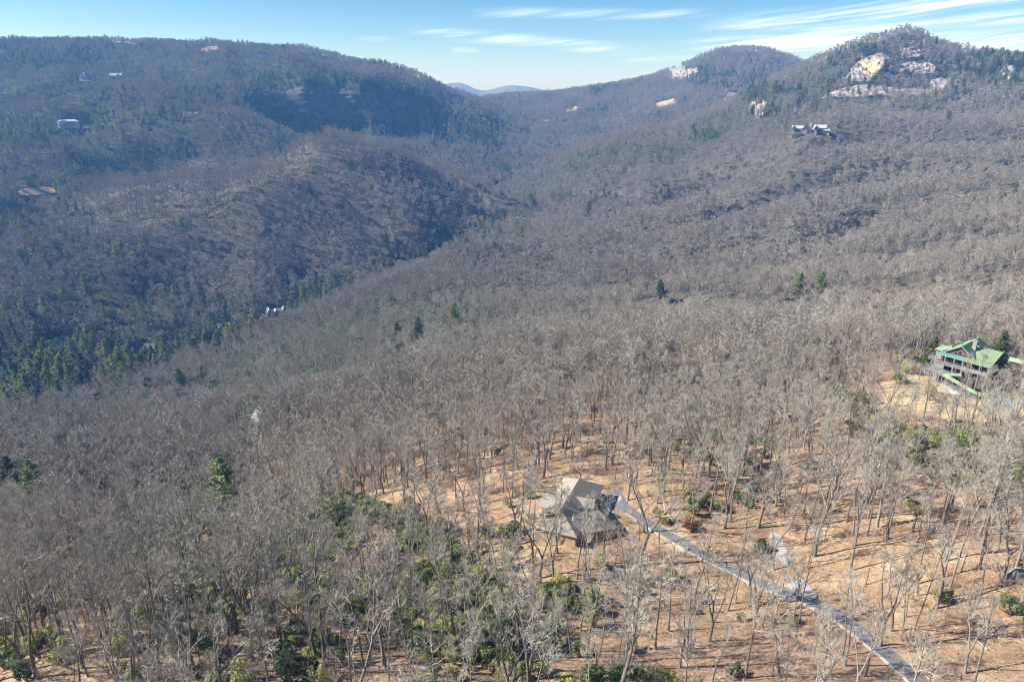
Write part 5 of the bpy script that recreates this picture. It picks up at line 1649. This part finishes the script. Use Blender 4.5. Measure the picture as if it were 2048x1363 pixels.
scatter('evergreen_undergrowth', np.stack([sx[rest], sy[rest], sz[rest] - 0.08], 1), np.stack([np.zeros(n), np.zeros(n), rng.uniform(0, 6.28, n)], 1), np.stack([ss, ss, ss], 1), rng.integers(0, len(PRO_BUSH), n), PRO_BUSH,
        'olive green evergreen undergrowth below the bare trees', 'undergrowth')
print('bushes', len(o_))
# bare brush
sx, sy = candidates(70, 430, 3.0, 52)
sz = H(sx, sy)
su, sv, sdep = project(sx, sy, sz)
q = 0.16 + 0.2 * np.clip(fbm(sx / 25, sy / 25, 64, 2), -0.6, 1)
for poly, f in (([(880, 1010), (1300, 960), (1660, 1120), (1640, 1260), (1400, 1363), (1010, 1200)], 0.22), (YARD, 0.0), ([(1640, 690), (1800, 690), (1790, 900), (1640, 900)], 3.0), ([(1600, 1180), (1950, 1180), (1950, 1300), (1700, 1300)], 1.5)):
    q = np.where(in_poly(su, sv, poly), q * f, q)
kp = (rng.random(len(sx)) < q) & (su > -80) & (su < 2130) & (sv < 1450)
for line, w in ROADS: kp &= dist_line(sx, sy, line) > w + 0.6
for (hx, hy, hr, _b, _f) in HOUSE_SITES: kp &= (sx - hx) ** 2 + (sy - hy) ** 2 > hr ** 2
n = int(kp.sum())
ss = rng.uniform(0.5, 1.35, n)
scatter('bare_brush', np.stack([sx[kp], sy[kp], sz[kp] - 0.05], 1), np.stack([rng.normal(0, 0.08, n), rng.normal(0, 0.08, n), rng.uniform(0, 6.28, n)], 1), np.stack([ss, ss, ss], 1), rng.integers(0, len(PRO_BRUSH), n), PRO_BRUSH,
        'pinkish brown leafless brush and saplings between the trees', 'brush')
# sticks and small branches lying on the litter
PRO_STICK = []
for k in range(4):
    rs = np.random.default_rng(700 + k)
    C = Geo(); n = 16
    P = rs.normal(0, 2.2, (n, 3)); P[:, 2] = 0.06
    D = unit(rs.normal(0, 1, (n, 3)) * [1, 1, 0.08])
    p_, d_ = polylines(rs, P, D, rs.uniform(0.5, 2.6, n), 2, 0.2, 0.0)
    p_[..., 2] = np.clip(p_[..., 2], 0.03, 0.4)
    tubes(C, p_, rs.uniform(0.025, 0.07, (n, 1)) * np.array([[1, 0.8, 0.5]]), 3)
    PRO_STICK.append(mesh_obj('stick_form', C.verts(), C.f, M['twig'] if k % 2 else M['bark'], me_only=True))
sx, sy = candidates(70, 260, 4.4, 53)
su, sv, sdep = project(sx, sy, H(sx, sy))
kp = (su > -60) & (su < 2110) & (sv < 1420) & (rng.random(len(sx)) < 0.7)
for line, w in ROADS: kp &= dist_line(sx, sy, line) > w + 1.5
for (hx, hy, hr, _b, _f) in HOUSE_SITES: kp &= (sx - hx) ** 2 + (sy - hy) ** 2 > hr ** 2
n = int(kp.sum())
scatter('fallen_sticks', np.stack([sx[kp], sy[kp], H(sx[kp], sy[kp])], 1), np.stack([np.zeros(n), np.zeros(n), rng.uniform(0, 6.28, n)], 1), np.ones((n, 3)), rng.integers(0, 4, n), PRO_STICK,
        'fallen sticks and small branches strewn over the leaf litter', 'sticks')

# ------------------------------------------------------------------ boulders, logs, brush pile, tank
def boulder(label, u, v, wpx, hpx, seed):
    p = hit(u, v)
    _, _, dd = project(p.x, p.y, p.z)
    k = float(dd) / F
    rg = np.random.default_rng(seed)
    n, m = 14, 8
    vs, fs = [], []
    for j in range(m + 1):
        for i in range(n):
            th_, ph = i / n * 2 * math.pi, j / m * math.pi
            d = np.array([math.cos(th_) * math.sin(ph), math.sin(th_) * math.sin(ph), math.cos(ph)])
            r = 1 + 0.28 * float(vnoise(np.array(d[0] * 1.6 + seed), np.array(d[1] * 1.6 + d[2]), seed)) + 0.12 * float(vnoise(np.array(d[0] * 4), np.array(d[2] * 4 + d[1] * 3), seed + 1))
            vs.append((d[0] * r * wpx * k / 2, d[1] * r * wpx * k * 0.4, d[2] * r * hpx * k * 0.55))
    for j in range(m):
        for i in range(n): fs.append([j * n + i, (j + 1) * n + i, (j + 1) * n + (i + 1) % n, j * n + (i + 1) % n])
    o = mesh_obj('boulder', vs, fs, M['boulder'])
    o.location = (p.x, p.y, p.z + hpx * k * 0.12)
    tag(o, label, 'boulder')


boulder('big grey lichen covered boulder at the right edge below leaning trees', 2032, 1160, 42, 46, 3)
boulder('grey boulder beside trees uphill of the parking apron', 1502, 985, 24, 36, 4)
boulder('flat grey rock by the russet shrub above the driveway', 1350, 1015, 22, 9, 5)
boulder('small pale rock on the leaf litter below the shrub clump', 1104, 1276, 8, 7, 6)
boulder('pale pointed rock at the bottom edge below the driveway', 1296, 1298, 14, 10, 7)
boulder('pale rock pair on the lower lawn of the green roofed house, left one', 1798, 812, 10, 5, 8)
boulder('pale rock pair on the lower lawn of the green roofed house, right one', 1812, 812, 8, 5, 9)


def log(label, u0, v0, u1, v1, r0=0.22, r1=0.12):
    a, b = hit(u0, v0), hit(u1, v1)
    pts = []
    for k in range(6):
        q = a.lerp(b, k / 5)
        pts.append((q.x, q.y, max(q.z, float(H(q.x, q.y))) + r0 * 0.8))
    G = Geo()
    tubes(G, np.array(pts)[None], np.linspace(r0, r1, 6)[None], 6)
    o = mesh_obj('fallen_log', G.verts(), G.f, M['log'])
    tag(o, label, 'log')


log('long pale fallen log on the leaf litter at lower left, under the rhododendrons', 425, 1290, 488, 1294, 0.3, 0.2)
log('fallen log slanting down left of the long pale one near the bottom', 478, 1296, 442, 1340)
log('upper of two parallel fallen poles left of the brush pile', 870, 1298, 906, 1278, 0.14, 0.08)
log('lower of two parallel fallen poles left of the brush pile', 866, 1326, 908, 1306, 0.14, 0.08)
log('short pale log at the bottom edge far left', 390, 1358, 425, 1361)
log('pale fallen trunk leaning against trees behind the shingle house', 1070, 915, 1108, 958, 0.25, 0.15)
log('fallen log on the slope at the right, below the boulder', 1950, 1278, 1975, 1300, 0.2, 0.12)

bp = hit(1030, 1305)
bpile = empty('brush_pile', bp)
tag(bpile, 'heap of cut grey branches and stumps on the slope at the bottom', 'brush pile')
rb = np.random.default_rng(77)
for k in range(34):
    a_ = rb.uniform(0, 6.28); r_ = rb.uniform(0.2, 3.2)
    x_, y_ = math.cos(a_) * r_, math.sin(a_) * r_ * 1.2
    z_ = float(H(bp.x + x_, bp.y + y_)) - bp.z + rb.uniform(0.1, 1.1) * (1 - r_ / 4.5)
    d_ = rb.uniform(0, 6.28); l_ = rb.uniform(1.2, 3.4)
    G = Geo()
    e_ = np.array([[x_, y_, z_], [x_ + math.cos(d_) * l_ * 0.5, y_ + math.sin(d_) * l_ * 0.5, z_ + rb.uniform(-0.05, 0.35)], [x_ + math.cos(d_) * l_, y_ + math.sin(d_) * l_, z_ + rb.uniform(-0.4, 0.5)]])
    tubes(G, e_[None], np.array([[0.10, 0.08, 0.04]]) * rb.uniform(0.6, 1.6), 5)
    mesh_obj('branch', G.verts(), G.f, M['log'] if k % 3 else M['bark'], bpile)

tp = hit(1909, 790)
G = Geo()
vs, fs = [], []
prof = [(-1.6, 0.02), (-1.55, 0.3), (-1.35, 0.5), (-1.0, 0.58), (1.0, 0.58), (1.35, 0.5), (1.55, 0.3), (1.6, 0.02)]
for (x_, r_) in prof:
    for i in range(14): vs.append((x_, math.cos(i / 14 * 6.2832) * r_, math.sin(i / 14 * 6.2832) * r_ + 0.85))
for j in range(len(prof) - 1):
    for i in range(14): fs.append([j * 14 + i, j * 14 + (i + 1) % 14, (j + 1) * 14 + (i + 1) % 14, (j + 1) * 14 + i])
tk = empty('gas_tank', tp, R(-40))
tag(tk, 'white rounded gas tank on dry grass below the stone walkway', 'gas tank')
mesh_obj('shell', vs, fs, M['tank'], tk, smooth_shade=True)
for x_ in (-0.9, 0.9): Solid().box(x_ - 0.12, x_ + 0.12, -0.5, 0.5, -0.4, 0.5).build('saddle', M['stone'], tk)
Solid().box(-0.25, 0.25, -0.2, 0.2, 1.4, 1.62).build('valve_cover', M['tank'], tk)

cp = hit(300, 728, 440)
car = empty('parked_car', (cp.x, cp.y, cp.z + 0.6), 0.15)
tag(car, 'white car parked below the yellow lawn in the left valley', 'car')
Solid().poly([(-2.3, -0.9, 0.35), (2.3, -0.9, 0.35), (2.3, 0.9, 0.35), (-2.3, 0.9, 0.35), (-2.25, -0.9, 0.95), (2.2, -0.9, 0.9), (2.2, 0.9, 0.9), (-2.25, 0.9, 0.95)], [[3, 2, 1, 0], [4, 5, 6, 7], [0, 1, 5, 4], [1, 2, 6, 5], [2, 3, 7, 6], [3, 0, 4, 7]]).build('body', M['white'], car)
Solid().poly([(-1.7, -0.82, 0.96), (1.2, -0.82, 0.93), (1.2, 0.82, 0.93), (-1.7, 0.82, 0.96), (-1.3, -0.68, 1.5), (0.6, -0.68, 1.5), (0.6, 0.68, 1.5), (-1.3, 0.68, 1.5)], [[4, 5, 6, 7], [0, 1, 5, 4], [1, 2, 6, 5], [2, 3, 7, 6], [3, 0, 4, 7]]).build('cabin', M['glass'], car)
for x_ in (-1.45, 1.45):
    for y_ in (-0.85, 0.85):
        vs = [(x_ + math.cos(i / 10 * 6.2832) * 0.34, y_ + s_ * 0.1, 0.34 + math.sin(i / 10 * 6.2832) * 0.34) for s_ in (-1, 1) for i in range(10)]
        mesh_obj('wheel', vs, [[i, (i + 1) % 10, 10 + (i + 1) % 10, 10 + i] for i in range(10)] + [list(range(9, -1, -1)), list(range(10, 20))], M['slate'], car)

gw = [hit(1866, 778), hit(1874, 788), hit(1888, 792), hit(1902, 789)]
G = Geo()
pts = np.array([[p.x, p.y, p.z + 0.15] for p in gw])
tubes(G, pts[None], np.full((1, 4), 0.4), 6)
o = mesh_obj('garden_wall', G.verts(), G.f, M['kerb'])
tag(o, 'low curved pale stone garden wall on the dry grass below the deck', 'garden wall')


# ------------------------------------------------------------------ the air
hz = bpy.data.materials.new('thin_blue_air')
hz.use_nodes = True
ht = NT(hz.node_tree)
ht.n.clear()
pv = ht.node('ShaderNodeVolumePrincipled')
pv.inputs['Color'].default_value = (0.17, 0.44, 1.0, 1.0)
pv.inputs['Absorption Color'].default_value = (1, 1, 1, 1)
pv.inputs['Density'].default_value = 0.00012
pv.inputs['Anisotropy'].default_value = 0.0
mo = ht.node('ShaderNodeOutputMaterial')
ht.l.new(pv.outputs[0], mo.inputs['Volume'])
lo, hi = float(GZ.min()) - 2.0, float(max(GZ.max(), CZ) + 40)
x0, x1, y0, y1 = XS[0] - 20, XS[-1] + 20, YS[0] - 20, YS[-1] + 20
hv = [(x, y, z) for z in (lo, hi) for y in (y0, y1) for x in (x0, x1)]
haze = mesh_obj('haze', hv, [[0, 2, 3, 1], [4, 5, 7, 6], [0, 1, 5, 4], [2, 6, 7, 3], [0, 4, 6, 2], [1, 3, 7, 5]], hz)
tag(haze, 'thin blue air between the viewer and the mountains', 'haze', kind='stuff')
